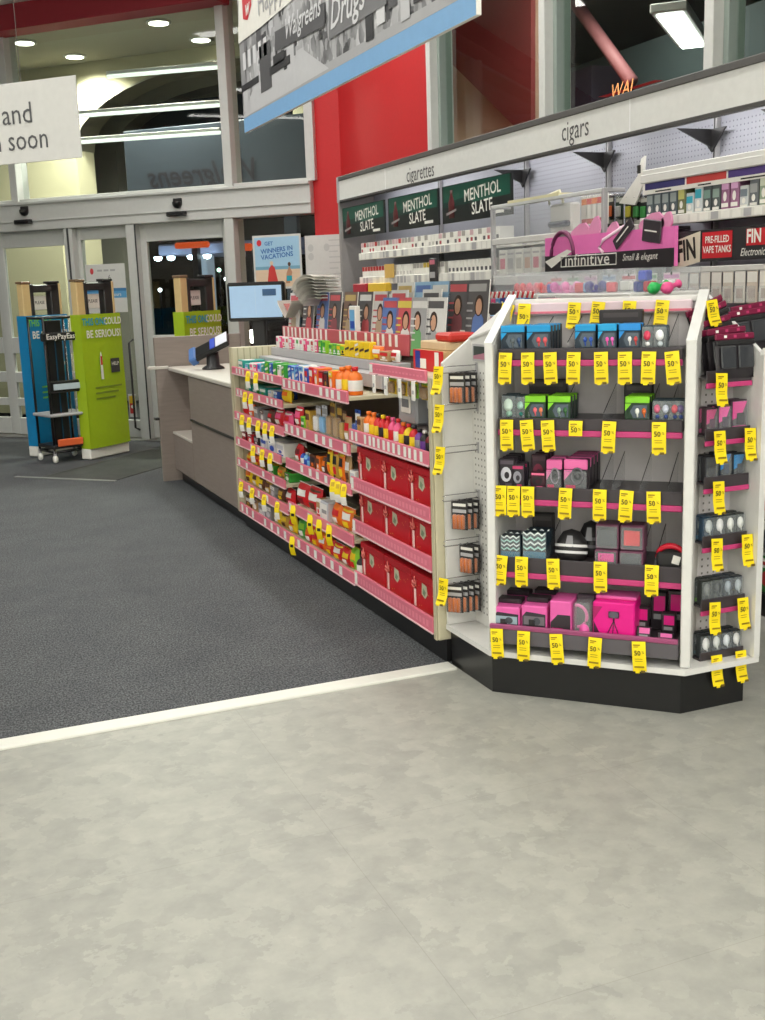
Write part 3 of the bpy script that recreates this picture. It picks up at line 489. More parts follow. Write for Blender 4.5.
# ================================================================ CANDY SHELVES (frame FG: x runs from the far end post towards the endcap, y inward)
def strip(x0,x1,z0,z1,lab=0,n=0,tilt=0):
    m=MB(); m.box(x0,x1,-.012,.0,z0,z1,PINK,.003); m.box(x0,x1,-.014,.0,z0-.004,z0+.004,mat('strip_lip',(236,196,200),.35),.001)
    rng=random.Random(int(x0*100+z0*1000))
    if lab:
        k=int((x1-x0)/lab)
        for i in range(k):
            if rng.random()<.86: a=x0+.02+i*lab+rng.random()*lab*.2; m.fr(a,a+min(.045,lab*.5),z0+.008,z1-.006,-.0128,LBL)
    else:
        for i in range(int((x1-x0)/.035)): a=x0+.01+i*.035; m.fr(a,a+.022,z0+.018,z1-.02,-.0128,mat('pink_print',(236,140,158),.4))
        m.fr(x0+.005,x0+.04,z0+.006,z1-.004,-.013,LBL)
    return m
gon=thing('candy_gondola','long candy gondola with pink price strips and cream end panels along the carpet','shelving',FG)
m=MB(); m.box(.0,3.0,.03,.334,0,.1,BLACK); part('kick_base',m,gon,'black base')
for x0,x1 in((-.02,.03),(2.965,3.0)):
    m=MB()
    m.box(x0,x1,-.004,.33,.1,1.145,CREAM,.004)
    for k in range(7): m.box(x1,x1+.002,.03+.04*k,.037+.04*k,.14,1.14,mat('cream_groove',(176,168,138),.5))
    m.box(x0+.004,x1-.004,-.012,-.004,.1,1.145,mat('cream_edge',(186,178,150),.5),.003)
    part('end_panel',m,gon,'cream grooved end panel')
m=MB(); m.box(.03,2.965,.32,.335,.1,1.14,mat('back_board',(96,84,74),.7)); part('back_board',m,gon,'brown-grey back board')
for x in(1.07,2.08): m=MB(); m.box(x-.012,x+.012,.29,.32,.1,1.1,CREAM,.003); m.box(x-.002,x+.002,.285,.29,.15,1.1,DARK); part('upright',m,gon)
SHF={'R1':(2.085,2.96,.800,.856,.055),'R2':(2.085,2.96,.575,.635,0),'R3':(2.085,2.96,.375,.435,0),'R4':(2.085,2.96,.120,.185,0),
'M1':(1.075,2.075,.970,1.025,.085),'M2':(1.075,2.075,.730,.785,.10),'M3':(1.075,2.075,.540,.592,.12),'M4':(1.075,2.075,.295,.350,.3),'M5':(.03,2.08,.110,.168,.13),
'L1':(.03,1.05,.985,1.030,.075),'L2':(.10,1.05,.855,.900,.08),'L3':(.03,1.06,.705,.752,.3),'L4':(.03,.97,.540,.588,.15),'L5':(.03,1.03,.408,.456,.18),'L6':(.03,1.07,.268,.320,.2)}
for k,(x0,x1,z0,z1,lb) in SHF.items():
    m=MB(); m.box(x0,x1,.0,.315,z1-.045,z1-.025,CREAM,.003); s_=part('shelf',m,gon); part('price_strip',strip(x0,x1,z0,z1,lb),s_,'pink strip with white price labels' if lb else 'pink strip')
m=MB(); m.box(2.37,2.95,.02,.14,1.125,1.145,CREAM,.003); s_=part('shelf',m,gon); q=strip(2.37,2.95,1.125,1.170,0); part('price_strip',q,s_)
# stepped rack on top of the two far bays
m=MB(); m.box(.03,2.06,.17,.33,1.02,1.085,GREY,.003); m.box(.03,2.06,.25,.33,1.085,1.135,GREY,.003); part('step_riser',m,gon,'grey stepped riser')
# ---- product shapes (front faces -y, base at z=0, centred in x)
def carton(w,d,h,a,b_,c,v=0):
    def f(t):
        t.box(-w/2,w/2,0,d,0,h,a,min(.003,w*.06)); y=-.0006; e=w*.08
        if v==0: t.fr(-w/2+e,w/2-e,h*.55,h*.85,y,b_); t.fr(-w/2+e,w/2-e,h*.12,h*.22,y,c); t.disc(0,h*.38,w*.22,h*.12,y,c)
        elif v==1: t.fr(-w/2+.002,w/2-.002,h*.7,h*.97,y,b_); t.disc(w*.05,h*.4,w*.3,h*.22,y,c); t.fr(-w*.3,w*.2,h*.78,h*.88,y-.0004,c)
        elif v==2:
            for k in range(3): t.poly([(-w/2+.002,y,h*(.1+.28*k)),(w/2-.002,y,h*(.22+.28*k)),(w/2-.002,y,h*(.36+.28*k)),(-w/2+.002,y,h*(.24+.28*k))],b_ if k%2 else c)
        else: t.fr(-w/2+e,w/2-e,h*.1,h*.9,y,b_); t.fr(-w/2+2*e,w/2-2*e,h*.4,h*.6,y-.0004,c)
        t.quad((-w/2+e,d*.15,h+.0004),(w/2-e,d*.15,h+.0004),(w/2-e,d*.6,h+.0004),(-w/2+e,d*.6,h+.0004),b_)
    return f
def pouch(w,d,h,a,b_,c,v=0):
    def f(t):
        def g(s_): 
            def q(u,v_): 
                e=(math.sin(PI*u)**.6)*(math.sin(PI*min(1,max(0,v_)))**.45); wv=.004*math.sin(9*u+5*v_)
                return ((u-.5)*w*(1-.06*math.sin(PI*v_)), d*.5*(1+s_*e*.95)+wv*e, v_*h)
            return q
        t.sheet(g(-1),8,7,a); t.sheet(g(1),8,4,a)
        for z in(0,h*.975): t.box(-w/2,w/2,d*.47,d*.53,z,z+h*.03,b_)
        def lab(u0,u1,v0,v1,m,o):
            def q(u,v_): p=g(-1)(u0+(u1-u0)*u,v0+(v1-v0)*v_); return (p[0],p[1]-o,p[2])
            t.sheet(q,5,3,m)
        lab(.14,.86,.5,.78,b_,.0012); lab(.3,.7,.18,.42,c,.0014)
        if v: lab(.05,.95,.84,.92,c,.0012)
    return f
def bottle(w,d,h,a,b_,c,v=0):
    def f(t):
        r=w/2; t.lathe([(0,0),(r*.9,0),(r,h*.04),(r,h*.62),(r*.75,h*.74),(r*.36,h*.82),(r*.36,h*.86)],a,12,M=Matrix.Translation((0,r,0))); t.lathe([(0,h*.86),(r*.45,h*.86),(r*.45,h),(0,h)],c,10,M=Matrix.Translation((0,r,0)))
        t.lathe([(r*1.01,h*.15),(r*1.015,h*.16),(r*1.015,h*.52),(r*1.01,h*.53)],b_,12,M=Matrix.Translation((0,r,0)))
    return f
def blister(w,d,h,a,b_,c,v=0):       # hanging card with a clear bubble
    def f(t):
        t.box(-w/2,w/2,d*.8,d*.8+.002,0,h,a,.0008); y=d*.8-.0006
        t.fr(-w*.46,w*.46,h*.7,h*.9,y,b_); t.box(-w*.36,w*.36,d*.2,d*.79,h*.08,h*.62,c,.006); t.box(-w*.42,w*.42,d*.1,d*.78,h*.04,h*.66,CLR2,.006)
        t.disc(0,h*.95,w*.07,w*.07,y,INK,8)
    return f
KN={'carton':('candy carton',carton,'carton'),'pouch':('candy bag',pouch,'bag'),'bottle':('drink bottle',bottle,'bottle'),'blister':('hanging card pack',blister,'pack'),'gum':('gum pack',carton,'pack'),'lighter':('lighter pack',blister,'pack')}
CN={'re':((206,28,38),'red'),'or':((238,118,30),'orange'),'ye':((240,206,30),'yellow'),'gr':((60,160,60),'green'),'lg':((140,204,50),'lime green'),'te':((30,150,140),'teal'),'bl':((40,84,180),'blue'),'lb':((120,180,226),'light blue'),'wh':((236,234,228),'white'),'pk':((236,90,140),'pink'),'pp':((110,60,150),'purple'),'br':((92,54,36),'brown'),'bk':((34,32,34),'black'),'gy':((150,150,152),'grey'),'kr':((180,146,100),'tan'),'go':((196,156,60),'gold'),'dr':((120,20,30),'dark red'),'si':((200,202,208),'silver')}
CM=lambda k:col(*CN[k][0])
SOFT=lambda k:col(*[int(v*.62+200*.38) for v in CN[k][0]])
BAY={'R':'near candy bay','M':'middle candy bay','L':'far candy bay'}
LEV={'R1':'top shelf','R0':'upper pegs','M0':'raised back step','L0':'raised back step','M1':'top shelf','M2':'second shelf','M3':'third shelf','M4':'fourth shelf','M5':'lowest shelf','L1':'top shelf','L2':'second shelf','L3':'third shelf','L4':'fourth shelf','L5':'fifth shelf','L6':'sixth shelf','L7':'lowest shelf'}
def row(code,spec,x0,x1,d,z,rot=0,extra=''):
    """spec: list of (kind, colours, width, depth, height, variant); packed from x0 to x1"""
    tot=sum(s_[2] for s_ in spec); gap=(x1-x0-tot)/max(1,len(spec)); x=x0+gap/2; cnt={}
    names=[(KN[s_[0]][0],CN[s_[1].split()[0]][1]) for s_ in spec]
    for i,(kd,cs,w,dp,h,v) in enumerate(spec):
        a,b_,c=cs.split(); nm,fn,cat=KN[kd]; key=(kd,cs,w,dp,h,v)
        me=cached(key,fn(w,dp,h,CM(a),CM(b_),CM(c),v)); me.name=kd+'_mesh'
        pair=names[i]; cnt[pair]=cnt.get(pair,0)+1; multi=names.count(pair)>1
        lab='%s %s%s, %s of %s'%(pair[1],nm,(', %s from far end'%nth(cnt[pair]-1)) if multi else '',LEV[code],BAY[code[0]])
        put(nm.replace(' ','_'),me,FG,x+w/2,d,z,rz=rot+random.uniform(-.06,.06),label=lab,cat=cat,group='candy on the %s of the %s'%(LEV[code],BAY[code[0]]))
        x+=w+gap
def S_(k): return SHF[k][3]-.025+.0005
# far bay
row('L0',[('gum',c,.05,.03,.07,0) for c in('wh pk wh','pk wh pk','wh pk re','wh re wh','pk wh wh','wh pk pk','wh gr wh','wh pk wh','pk wh re','wh pk wh','wh re pk','pk wh wh','gr lg wh','lg gr wh')],.10,1.04,.262,1.1355)
row('L1',[('carton','te wh te',.13,.14,.065,3),('carton','te lb wh',.09,.14,.05,3),('gum','wh pk wh',.06,.12,.06,0),('gum','pk te wh',.055,.1,.055,1),('gum','lb bl wh',.055,.1,.065,0),('gum','te gr wh',.05,.08,.07,2),('gum','gr wh lg',.055,.08,.085,2),('gum','bl lb wh',.05,.08,.08,2),('gum','gr wh gr',.05,.08,.085,2),('gum','wh gr wh',.05,.08,.075,1),('gum','gr lg wh',.05,.08,.085,2)],.05,1.04,.02,S_('L1'))
row('L2',[('carton','te gr wh',.12,.16,.05,3),('carton','gr te wh',.12,.16,.05,3),('carton','te wh gr',.12,.16,.055,0),('gum','wh lb wh',.07,.12,.05,1),('gum','bl wh lb',.07,.12,.05,1),('pouch','ye or ye',.13,.06,.08,0)],.14,1.04,.03,S_('L2'))
row('L3',[('pouch','re wh re',.12,.06,.09,1),('pouch','or re wh',.10,.05,.08,0),('carton','gy wh gy',.1,.12,.075,0),('carton','gy br wh',.1,.12,.07,1),('pouch','br re wh',.11,.05,.08,0),('pouch','re pk wh',.13,.07,.10,1),('pouch','pk re wh',.13,.07,.10,1)],.05,1.05,.025,S_('L3'))
row('L4',[('carton','dr wh re',.1,.12,.06,0),('carton','re dr wh',.1,.12,.06,1),('carton','bk gy wh',.1,.12,.06,0),('carton','si bl wh',.13,.14,.07,0),('carton','si wh bl',.13,.14,.075,1),('carton','wh si bl',.13,.14,.08,0)],.04,.96,.02,S_('L4'))
row('L5',[('pouch','or ye re',.12,.05,.06,0),('pouch','or re ye',.12,.05,.06,0),('carton','br or ye',.12,.12,.05,0),('carton','gr ye wh',.12,.12,.05,0),('pouch','go or ye',.12,.05,.06,0),('carton','gr br wh',.1,.12,.05,1)],.05,1.02,.03,S_('L5'))
row('L6',[('pouch','ye or br',.12,.06,.11,1),('pouch','ye br wh',.12,.06,.10,0),('pouch','br ye wh',.11,.05,.09,0),('pouch','go br wh',.11,.06,.09,0),('carton','gy wh si',.1,.12,.07,1),('pouch','br go ye',.11,.05,.08,0),('pouch','re wh dr',.14,.07,.1,0)],.05,1.04,.02,S_('L6'))
row('L7',[('carton','br wh go',.11,.12,.07,0),('carton','kr br wh',.11,.12,.08,1),('carton','si gy wh',.11,.12,.07,0),('carton','gy wh si',.11,.12,.08,1),('pouch','ye go wh',.11,.06,.09,0),('pouch','go ye br',.11,.06,.09,1),('pouch','ye re wh',.11,.06,.1,0)],.05,1.06,.02,S_('M5'))
# middle bay
row('M0',[('gum',c,.055,.03,.06,0) for c in('lg gr wh','gr lg wh','lg ye wh','ye lg bk')]+[('gum',c,.062,.04,.085,2) for c in('ye bk ye','ye br ye','ye bk wh','ye br ye','ye bk ye')]+[('pouch','or wh ye',.12,.05,.07,0),('carton','kr re wh',.1,.05,.05,0),('pouch','wh re kr',.1,.04,.06,0)],1.10,2.05,.255,1.1355)
row('M1',[('gum','bl lb wh',.05,.07,.09,2),('gum','lb bl wh',.05,.07,.09,1),('gum','bl wh lb',.05,.07,.09,2),('carton','wh lb bl',.075,.08,.10,1),('carton','bl re wh',.06,.08,.09,0),('carton','re wh or',.065,.08,.10,0),('carton','or pk wh',.065,.08,.1,1),('carton','dr re wh',.06,.08,.09,3),('carton','bk dr go',.06,.08,.09,0),('carton','or ye wh',.06,.08,.1,1),('bottle','or wh or',.07,.07,.12,0),('bottle','or ye or',.07,.07,.13,0),('bottle','or wh re',.07,.07,.13,0)],1.09,2.06,.02,S_('M1'))
row('M2',[('pouch','re pk wh',.12,.06,.11,1),('carton','lg gr wh',.06,.08,.07,3),('carton','go br kr',.06,.08,.11,0),('blister','gy si wh',.07,.04,.14,0),('blister','si gy lb',.07,.04,.15,0),('blister','go br kr',.075,.05,.17,0),('blister','br go kr',.075,.05,.17,0),('blister','br kr go',.06,.04,.15,0),('pouch','kr re wh',.07,.04,.13,0),('blister','bl wh bl',.06,.04,.17,0)],1.09,2.06,.03,S_('M2'))
row('M3',[('pouch','re dr wh',.10,.07,.10,0),('bottle','bl wh re',.04,.04,.075,0),('bottle','lb bl wh',.04,.04,.075,0),('bottle','bl lb wh',.04,.04,.075,0),('carton','br bk or',.09,.1,.08,0),('carton','or br wh',.05,.08,.085,0),('pouch','br or wh',.06,.04,.09,0),('pouch','ye bk or',.07,.04,.15,1),('pouch','go bk re',.07,.04,.15,1),('pouch','or bk ye',.07,.04,.15,1),('pouch','kr wh br',.07,.04,.14,0),('carton','wh si gy',.06,.05,.08,0)],1.10,2.06,.02,S_('M3'))
row('M4',[('pouch','re wh dr',.18,.09,.13,0),('pouch','re wh br',.18,.09,.14,1),('carton','wh kr re',.06,.08,.1,0),('carton','si wh gy',.10,.1,.1,3),('pouch','or re wh',.14,.07,.11,0),('pouch','or wh ye',.14,.07,.12,1),('pouch','br go wh',.10,.05,.1,0)],1.08,2.07,.02,S_('M4'))
row('M5',[('pouch','gr lg wh',.12,.07,.12,0),('pouch','re or wh',.11,.07,.1,0),('pouch','or re ye',.11,.07,.1,1),('pouch','or wh re',.11,.07,.1,0),('pouch','re or ye',.11,.07,.09,0),('pouch','re wh ye',.12,.07,.09,1),('pouch','re ye wh',.12,.07,.09,0),('pouch','lg ye re',.10,.06,.12,0),('bottle','bk wh bk',.06,.06,.1,0)],1.10,2.07,.02,S_('M5'))
# near bay: top shelf bottles, pegs, red gift boxes
row('R1',[('carton','kr br go',.06,.07,.08,0),('bottle','or wh or',.05,.05,.11,0),('bottle','or ye or',.05,.05,.11,0),('bottle','re ye bk',.045,.045,.11,0),('bottle','re bk ye',.045,.045,.11,0),('bottle','re ye re',.045,.045,.11,0),('bottle','pk re pk',.045,.045,.11,0),('bottle','pk wh re',.045,.045,.11,0),('bottle','re ye or',.045,.045,.10,0),('bottle','ye bk re',.045,.045,.10,0),('bottle','re ye bk',.045,.045,.10,0),('bottle','pp gy bk',.042,.042,.09,0),('bottle','bk pp wh',.042,.042,.09,0),('bottle','dr bk gy',.042,.042,.09,0),('bottle','bk gy pp',.042,.042,.09,0)],2.10,2.95,.02,S_('R1'))
row('R1',[('bottle','re or bk',.045,.045,.11,0)]*8+[('bottle','bk gy dr',.042,.042,.09,0)]*6,2.26,2.95,.075,S_('R1')+.0) if 0 else None
for i,(a,b_) in enumerate([('ye','lg'),('ye','wh'),('lg','ye'),('ye','lg'),('lg','wh')]):
    x=2.42+i*.115; m=cached(('peg',a,b_),blister(.085,.03,.085,CM(a),CM(b_),CM('kr')))
    put('hanging_pack',m,FG,x,.05,1.035,label='yellow-green hanging pack under the short pink strip, %s from the far end'%nth(i),cat='pack',group='packs on the pegs of the near candy bay')
for i,x in enumerate([2.47,2.60,2.745,2.88]):
    m=MB(); m.tube([(0,.3,0),(0,-.02,0),(0,-.03,-.005)],.0022,CHROME,6); m.box(-.016,.016,-.034,-.030,-.075,-.0,LBL,.001); m.fr(-.01,.01,-.05,-.035,-.0345,GREY)
    put('peg_hook',m.mesh('peg_hook'),FG,x,0,1.125,label='wire peg hook with white price flag in the near bay, %s from far end'%nth(i),cat='hook',group='price-flag hooks of the near candy bay')
def phonebox(t):
    t.box(-.095,.095,0,.09,0,.15,mat('grey_display',(168,172,178),.4),.012); t.box(-.05,.05,-.006,0,.05,.13,LBL,.004); t.box(-.036,.036,-.008,-.005,.075,.11,col(120,124,128)); t.box(-.03,.03,.02,.06,.15,.22,col(190,190,188),.006); t.fr(-.085,.085,.012,.035,-.001,GREY)
x_=2.435; m=MB(); phonebox(m); put('charger_display',m.mesh('charger_display'),FG,x_,.13,.9,label='light grey plastic display unit with a white window, standing behind the lighters',cat='display box') 
m=MB(); m.box(-.16,.16,0,.08,0,.075,mat('slate_tray',(92,98,104),.45),.008); m.box(-.16,.16,-.004,.02,.075,.125,mat('grey_display2',(184,188,190),.35),.012); m.box(-.05,-.02,.0,.06,.12,.19,CLEAR,.006)
put('tray_display',m.mesh('tray_display'),FG,2.76,.15,.9,label='slate and light grey tray display with a rounded clear lid, near the endcap',cat='display box')
m=MB(); m.box(2.20,2.95,.13,.30,.8315,.899,mat('inner_riser',(92,84,80),.6),.003); put('inner_riser',m.mesh('inner_riser'),FG,label='dark riser block behind the lighters on the top shelf of the near bay',cat='riser')
SIL=mat('pale_snow_print',(190,188,160),.5)
def gift(t):
    w,h,d=.282,.158,.20; t.box(-w/2,w/2,0,d,0,h-.028,REDB,.003)
    for k in range(9): a=random.Random(k); t.disc(-w/2+.02+a.random()*.24,.01+a.random()*.1,.0025,.0025,-.0006,col(226,180,90),6)
    t.poly([(-.04,-.0008,.075),(-.005,-.0008,.062),(.02,-.0008,.085),(.012,-.0008,.118),(-.035,-.0008,.125)],SIL); t.poly([(-.03,-.0012,.08),(-.008,-.0012,.072),(.004,-.0012,.092),(-.02,-.0012,.105)],col(120,140,110))
def giftlid(t): t.box(-.144,.144,-.003,.203,.130,.160,REDB,.003)
def ribbon(t):
    t.box(-.008,.008,-.006,-.001,.01,.085,col(238,206,200),.002); t.tube([(0,-.006,.1),(-.018,-.008,.115),(-.022,-.008,.098),(0,-.008,.09),(.022,-.008,.104),(.016,-.008,.118),(0,-.006,.1)],.0035,col(226,120,110),6); t.tube([(0,-.006,.1),(.002,-.006,.14)],.003,col(226,120,110),6)
for k,(sh,nm) in enumerate([('R2','upper'),('R3','middle'),('R4','bottom')]):
    for i in range(3):
        o=put('gift_box',cached('gift_box',gift),FG,2.235+i*.292,.025,S_(sh),label='red gift box with snow picture and ribbon, %s row of red boxes, %s one'%(nm,['farthest','middle','nearest'][i]),cat='gift box',group='red gift boxes in the near bay')
        part('lid',cached('gift_lid',giftlid),o); part('ribbon',cached('gift_ribbon',ribbon),o,'pink ribbon and tag',x=-.10)
for i in range(1): pass
# small hanging shelf tags
def stag(h=.1,w=.032):
    def f(t):
        def q(u,v): return ((u-.5)*w, -.012*math.sin(PI*v)-.01*v, -v*h)
        t.sheet(lambda u,v:q(u,v*.6),2,5,YEL,.0006); t.sheet(lambda u,v:q(u,.6+v*.4),2,4,LBL,.0006)
        t.sheet(lambda u,v:(lambda p:(p[0],p[1]-.001,p[2]))(q(.2+.6*u,.12+v*.2)),1,2,col(206,170,20))
    return f
def ytag(t):
    w,h=.034,.105
    def q(u,v): return ((u-.5)*w, -.014*math.sin(PI*v), -v*h)
    t.sheet(q,2,8,YEL,.0006); t.sheet(lambda u,v:(lambda p:(p[0],p[1]-.001,p[2]))(q(.2+.6*u,.4+v*.15)),1,2,INK)
TG={'L1':[(249,376),(257,379)],'L2':[(246,396),(252,398)],'L3':[(243,418),(250,420),(259,423),(266,426),(273,428)],'L4':[(254,447),(263,451),(271,454)],'L6':[(242,485),(253,490),(265,496),(278,503)]}
for k,ps in TG.items():
    for i,(px,py) in enumerate(ps):
        x=FG.X(px,py,-.016); put('shelf_tag',cached('shelf_tag',stag()),FG,x,-.0165,SHF[k][3]-.006,rz=R(38),label='yellow and white sale tag, %s of far candy bay, %s from far end'%(LEV[k],nth(i)),cat='tag',group='yellow tags on the far candy bay')
for k,me_,ps in (('M3',stag(),[(334,486),(339,489),(345,492)]),('M4',ytag,[(294,511),(311,520),(320,524),(330,529)]),('M5',ytag,[(293,540)])):
    for i,(px,py) in enumerate(ps):
        x=FG.X(px,py,-.016); put('shelf_tag',cached('shelf_tag' if k=='M3' else 'shelf_tag_yellow',me_),FG,x,-.0165,SHF[k][3]-.006,rz=R(38),label=('%s sale tag, %s of middle candy bay'%('yellow and white' if k=='M3' else 'yellow',LEV[k]))+(', %s from far end'%nth(i) if len(ps)>1 else ''),cat='tag',group='yellow tags on the middle candy bay')
# ================================================================ MAGAZINE RACK behind the candy
rk=thing('magazine_rack','dark magazine rack with a pink price rail standing behind the candy shelves','rack',FG)
m=MB(); m.box(.0,2.95,.35,.62,.0,1.16,mat('rack_board',(78,74,74),.6),.004); m.box(.0,2.95,.60,.62,1.16,1.40,MT['rack_board'],.003); part('body',m,rk)
m=MB(); m.box(.02,2.0,.335,.35,1.16,1.262,RED if 0 else mat('rail_red',(196,92,100),.45),.003)
for i in range(24):
    a=.04+i*.078+(.01 if i%3 else 0); 
    if i not in(11,12,17): m.fr(a,a+.034,1.20,1.258,.3342,LBL)
part('price_rail',m,rk,'pink rail with white price labels')
m=MB(); m.box(.02,2.9,.35,.42,1.16,1.19,DARK,.002); m.box(.02,2.9,.46,.475,1.16,1.27,DARK,.002); part('tier',m,rk)
def magazine(bg,fg,ttl,style=0):
    a,b_,c=SOFT(bg),SOFT(fg),SOFT(ttl)
    def f(t):
        w,h=.205,.27; t.box(-w/2,w/2,0,.006,0,h,LBL,.001); y=-.0005
        t.fr(-w/2,w/2,0,h,y,a); t.fr(-w*.42,w*.38,h*.82,h*.94,y-.0004,c)
        SK=col(206,160,132); HR=col(60,44,38)
        cx=[0,.02,-.02][style%3]
        t.poly([(cx-w*.3,y-.0008,0),(cx+w*.3,y-.0008,0),(cx+w*.24,y-.0008,h*.4),(cx+w*.1,y-.0008,h*.48),(cx-w*.1,y-.0008,h*.48),(cx-w*.24,y-.0008,h*.4)],b_)
        t.disc(cx,h*.6,w*.2,h*.17,y-.001,HR); t.disc(cx,h*.58,w*.14,h*.13,y-.0014,SK)
        for k in range(4): t.fr(-w*.45,-w*.18,h*(.62-.12*k),h*(.65-.12*k),y-.0016,c)
        t.fr(w*.2,w*.44,h*.08,h*.2,y-.0016,LBL)
    return f
MG=[('br','kr','go','tan and brown'),('bk','re','wh','black and red'),('gy','ye','wh','grey and yellow'),('wh','ye','go','cream and yellow'),('lb','wh','bl','pale blue and white'),('lb','bl','wh','light blue'),('bk','dr','re','black and dark red'),('bk','bl','gy','black and blue'),('wh','gy','bk','white and grey'),('bl','wh','re','deep blue'),('re','wh','ye','red'),('gy','gr','wh','grey and green'),('wh','kr','re','white and tan')]
def mags(lst,d,z,tilt,where,lean=0):
    for i,(px,py,k) in enumerate(lst):
        a,b_,c,nm=MG[k]; x=FG.X(px,py,d)
        put('magazine',cached(('mag',k),magazine(a,b_,c,k)),FG,x,d,z,rx=-tilt,ry=lean*random.uniform(-.5,1),rz=0,label='%s magazine %s'%(nm,where),cat='magazine',group='magazines in the rack')
mags([(332,320,6),(347,320,0),(362,320,1),(377,320,12),(391,320,2)],.43,1.195,.12,'leaning in the upper tier behind the pink rail')
mags([(402,320,3),(420,320,4),(437,320,5),(455,320,6),(474,320,7)],.43,1.235,.1,'standing in the upper tier, near the twisted price tags')
mags([(388,350,9),(402,350,10),(417,350,11),(433,350,8)],.345,1.085+.08,.1,'in the lower tier above the short pink strip')
mags([(396,335,12),(428,335,8)],.39,1.20,.1,'in the middle tier above the lower one')
mags([(292,320,12),(306,320,1),(320,320,9)],.43,1.195,.12,'in the upper tier near the monitor')
# curled open magazines left on top
def curl(n,w0,h0,m1,m2):
    def f(t):
        for k in range(n):
            a0=R(-20-9*k)
            def q(u,v,k=k): 
                th=.2+1.9*u; r=.055+.006*k; return (-.03*k*.3+ r*math.cos(PI-th)*1.3+.05*u, v*.19, r*math.sin(th)*1.15+.012*k)
            t.sheet(q,8,2,m1 if k%2==0 else m2,.0015)
    return f
m=cached('curled_magazine',curl(8,.2,.2,LBL,col(226,223,216)))
put('curled_magazine',m,FG,FG.X(316,305,.40),.36,1.375,rz=.3,label='white fanned-out curled magazine slumped over the rack above the pink rail',cat='magazine')
def opened(t):
    for s_ in(-1,1):
        for k in range(4):
            t.sheet(lambda u,v,s_=s_,k=k:(s_*(.0+.15*u),v*.2,.05+.05*u**1.3+.006*k*u-(.04*(1-u))),6,2,LBL if k<3 else col(206,196,186),.001)
        t.sheet(lambda u,v,s_=s_:(s_*(.03+.09*u),.03+v*.12,.0375+.05*(.2+.6*u)**1.3+.029*(.2+.6*u)-(.0)),3,2,col(150,60,50),0)
put('open_magazine',cached('open_magazine',opened),FG,FG.X(291,320,.42),.38,1.30,label='open white magazine lying face up on the rack beside the monitor',cat='magazine')
put('folded_card',cached('pillar_card',carton(.09,.03,.2,LBL,CM('lb'),CM('bl'),3)),FG,FG.X(351,325,.37),.378,1.19,label='white card box with a blue panel standing in the rack, beside the slanted magazines',cat='box')
# pocket books with twisted red and white tags
BK=['wh','lb','gy','pk','lb','bl','re','gy','lb','wh','bl','gy','pk','gy']
TWR=mat('twist_red',(206,60,64),.4)
def books(pxs,py0,d,z,h,where,n):
    x0=FG.X(pxs[0],py0,d); x1=FG.X(pxs[1],py0,d); w=(x1-x0)/n
    for i in range(n):
        c=BK[i%len(BK)]; hh=h*(.92+.08*((i*7)%3)/2)
        def f(t,c=c,w=w,hh=hh): t.box(-w*.45,w*.45,0,.11,0,hh,LBL,.002); t.box(-w*.47,w*.47,-.002,.108,.0,hh,CM(c),.002); t.fr(-w*.2,w*.2,hh*.3,hh*.8,-.0026,LBL if c!='wh' else CM('bl'))
        put('pocket_book',cached(('book',c,round(w,4),hh),f),FG,x0+w*(i+.5),d,z,label='%s pocket book in the %s, %s from far end'%(CN[c][1],where,nth(i)),cat='book',group='pocket books in the '+where)
    t=MB(); k=int((x1-x0)/.022)
    for i in range(k): t.box(-.006,.006,-.003,.003,-.016,.016,TWR if i%2 else LBL,.002,M=Matrix.Translation((x0+.022*(i+.5),d-.02,z+h+.012))@Matrix.Rotation(R(30),4,'Y'))
    t.box(x0,x1,d-.017,d-.010,z+h+.0,z+h+.012,LBL,.001)
    for q in (x0,x1): t.box(q-.003,q+.003,d-.017,d-.010,z-.0005,z+h+.012,LBL,.001)
    put('tag_strip',t.mesh('tag_strip'),FG,label='row of twisted red and white tags over the %s'%where,cat='tag strip')
books((444,492),330,.50,FG.Z(465,338,.50),.10,'lower book row',13)
books((478,540),310,.72,FG.Z(500,316,.72),.085,'upper book row',13)
t=thing('book_stand','grey stepped stand under the pocket books behind the endcap','rack',FG)
zb=FG.Z(465,338,.50)
m=MB(); m.box(FG.X(440,330,.5),FG.X(498,330,.5),.48,.598,1.161,zb-.001,GREY,.003); part('step',m,t)
m=MB(); m.box(FG.X(476,310,.72),FG.X(542,310,.72),.625,.86,.0,FG.Z(500,316,.72)-.001,GREY,.003); part('step',m,t)
# red and kraft tray on the near bay
m=MB(); x=FG.X(440,350,.15); z=1.172
m.box(-.19,.09,0,.15,0,.085,mat('kraft_board',(196,160,112),.6),.004); m.box(-.192,.092,-.004,0,.0,.085,col(206,40,44)); m.fr(-.17,-.12,.01,.08,-.005,col(40,60,150)); m.fr(-.12,-.06,.01,.05,-.0055,LBL); m.fr(.02,.06,.01,.08,-.005,LBL); m.box(-.17,.07,.02,.14,.085,.12,mat('kraft_flap',(216,190,150),.6),.004); m.box(-.05,.09,.03,.15,.12,.155,col(200,50,40),.01)
put('open_carton',m.mesh('open_carton'),FG,x,.12,1.145,label='open kraft carton with red, white and blue stripes on top of the near candy bay',cat='carton')
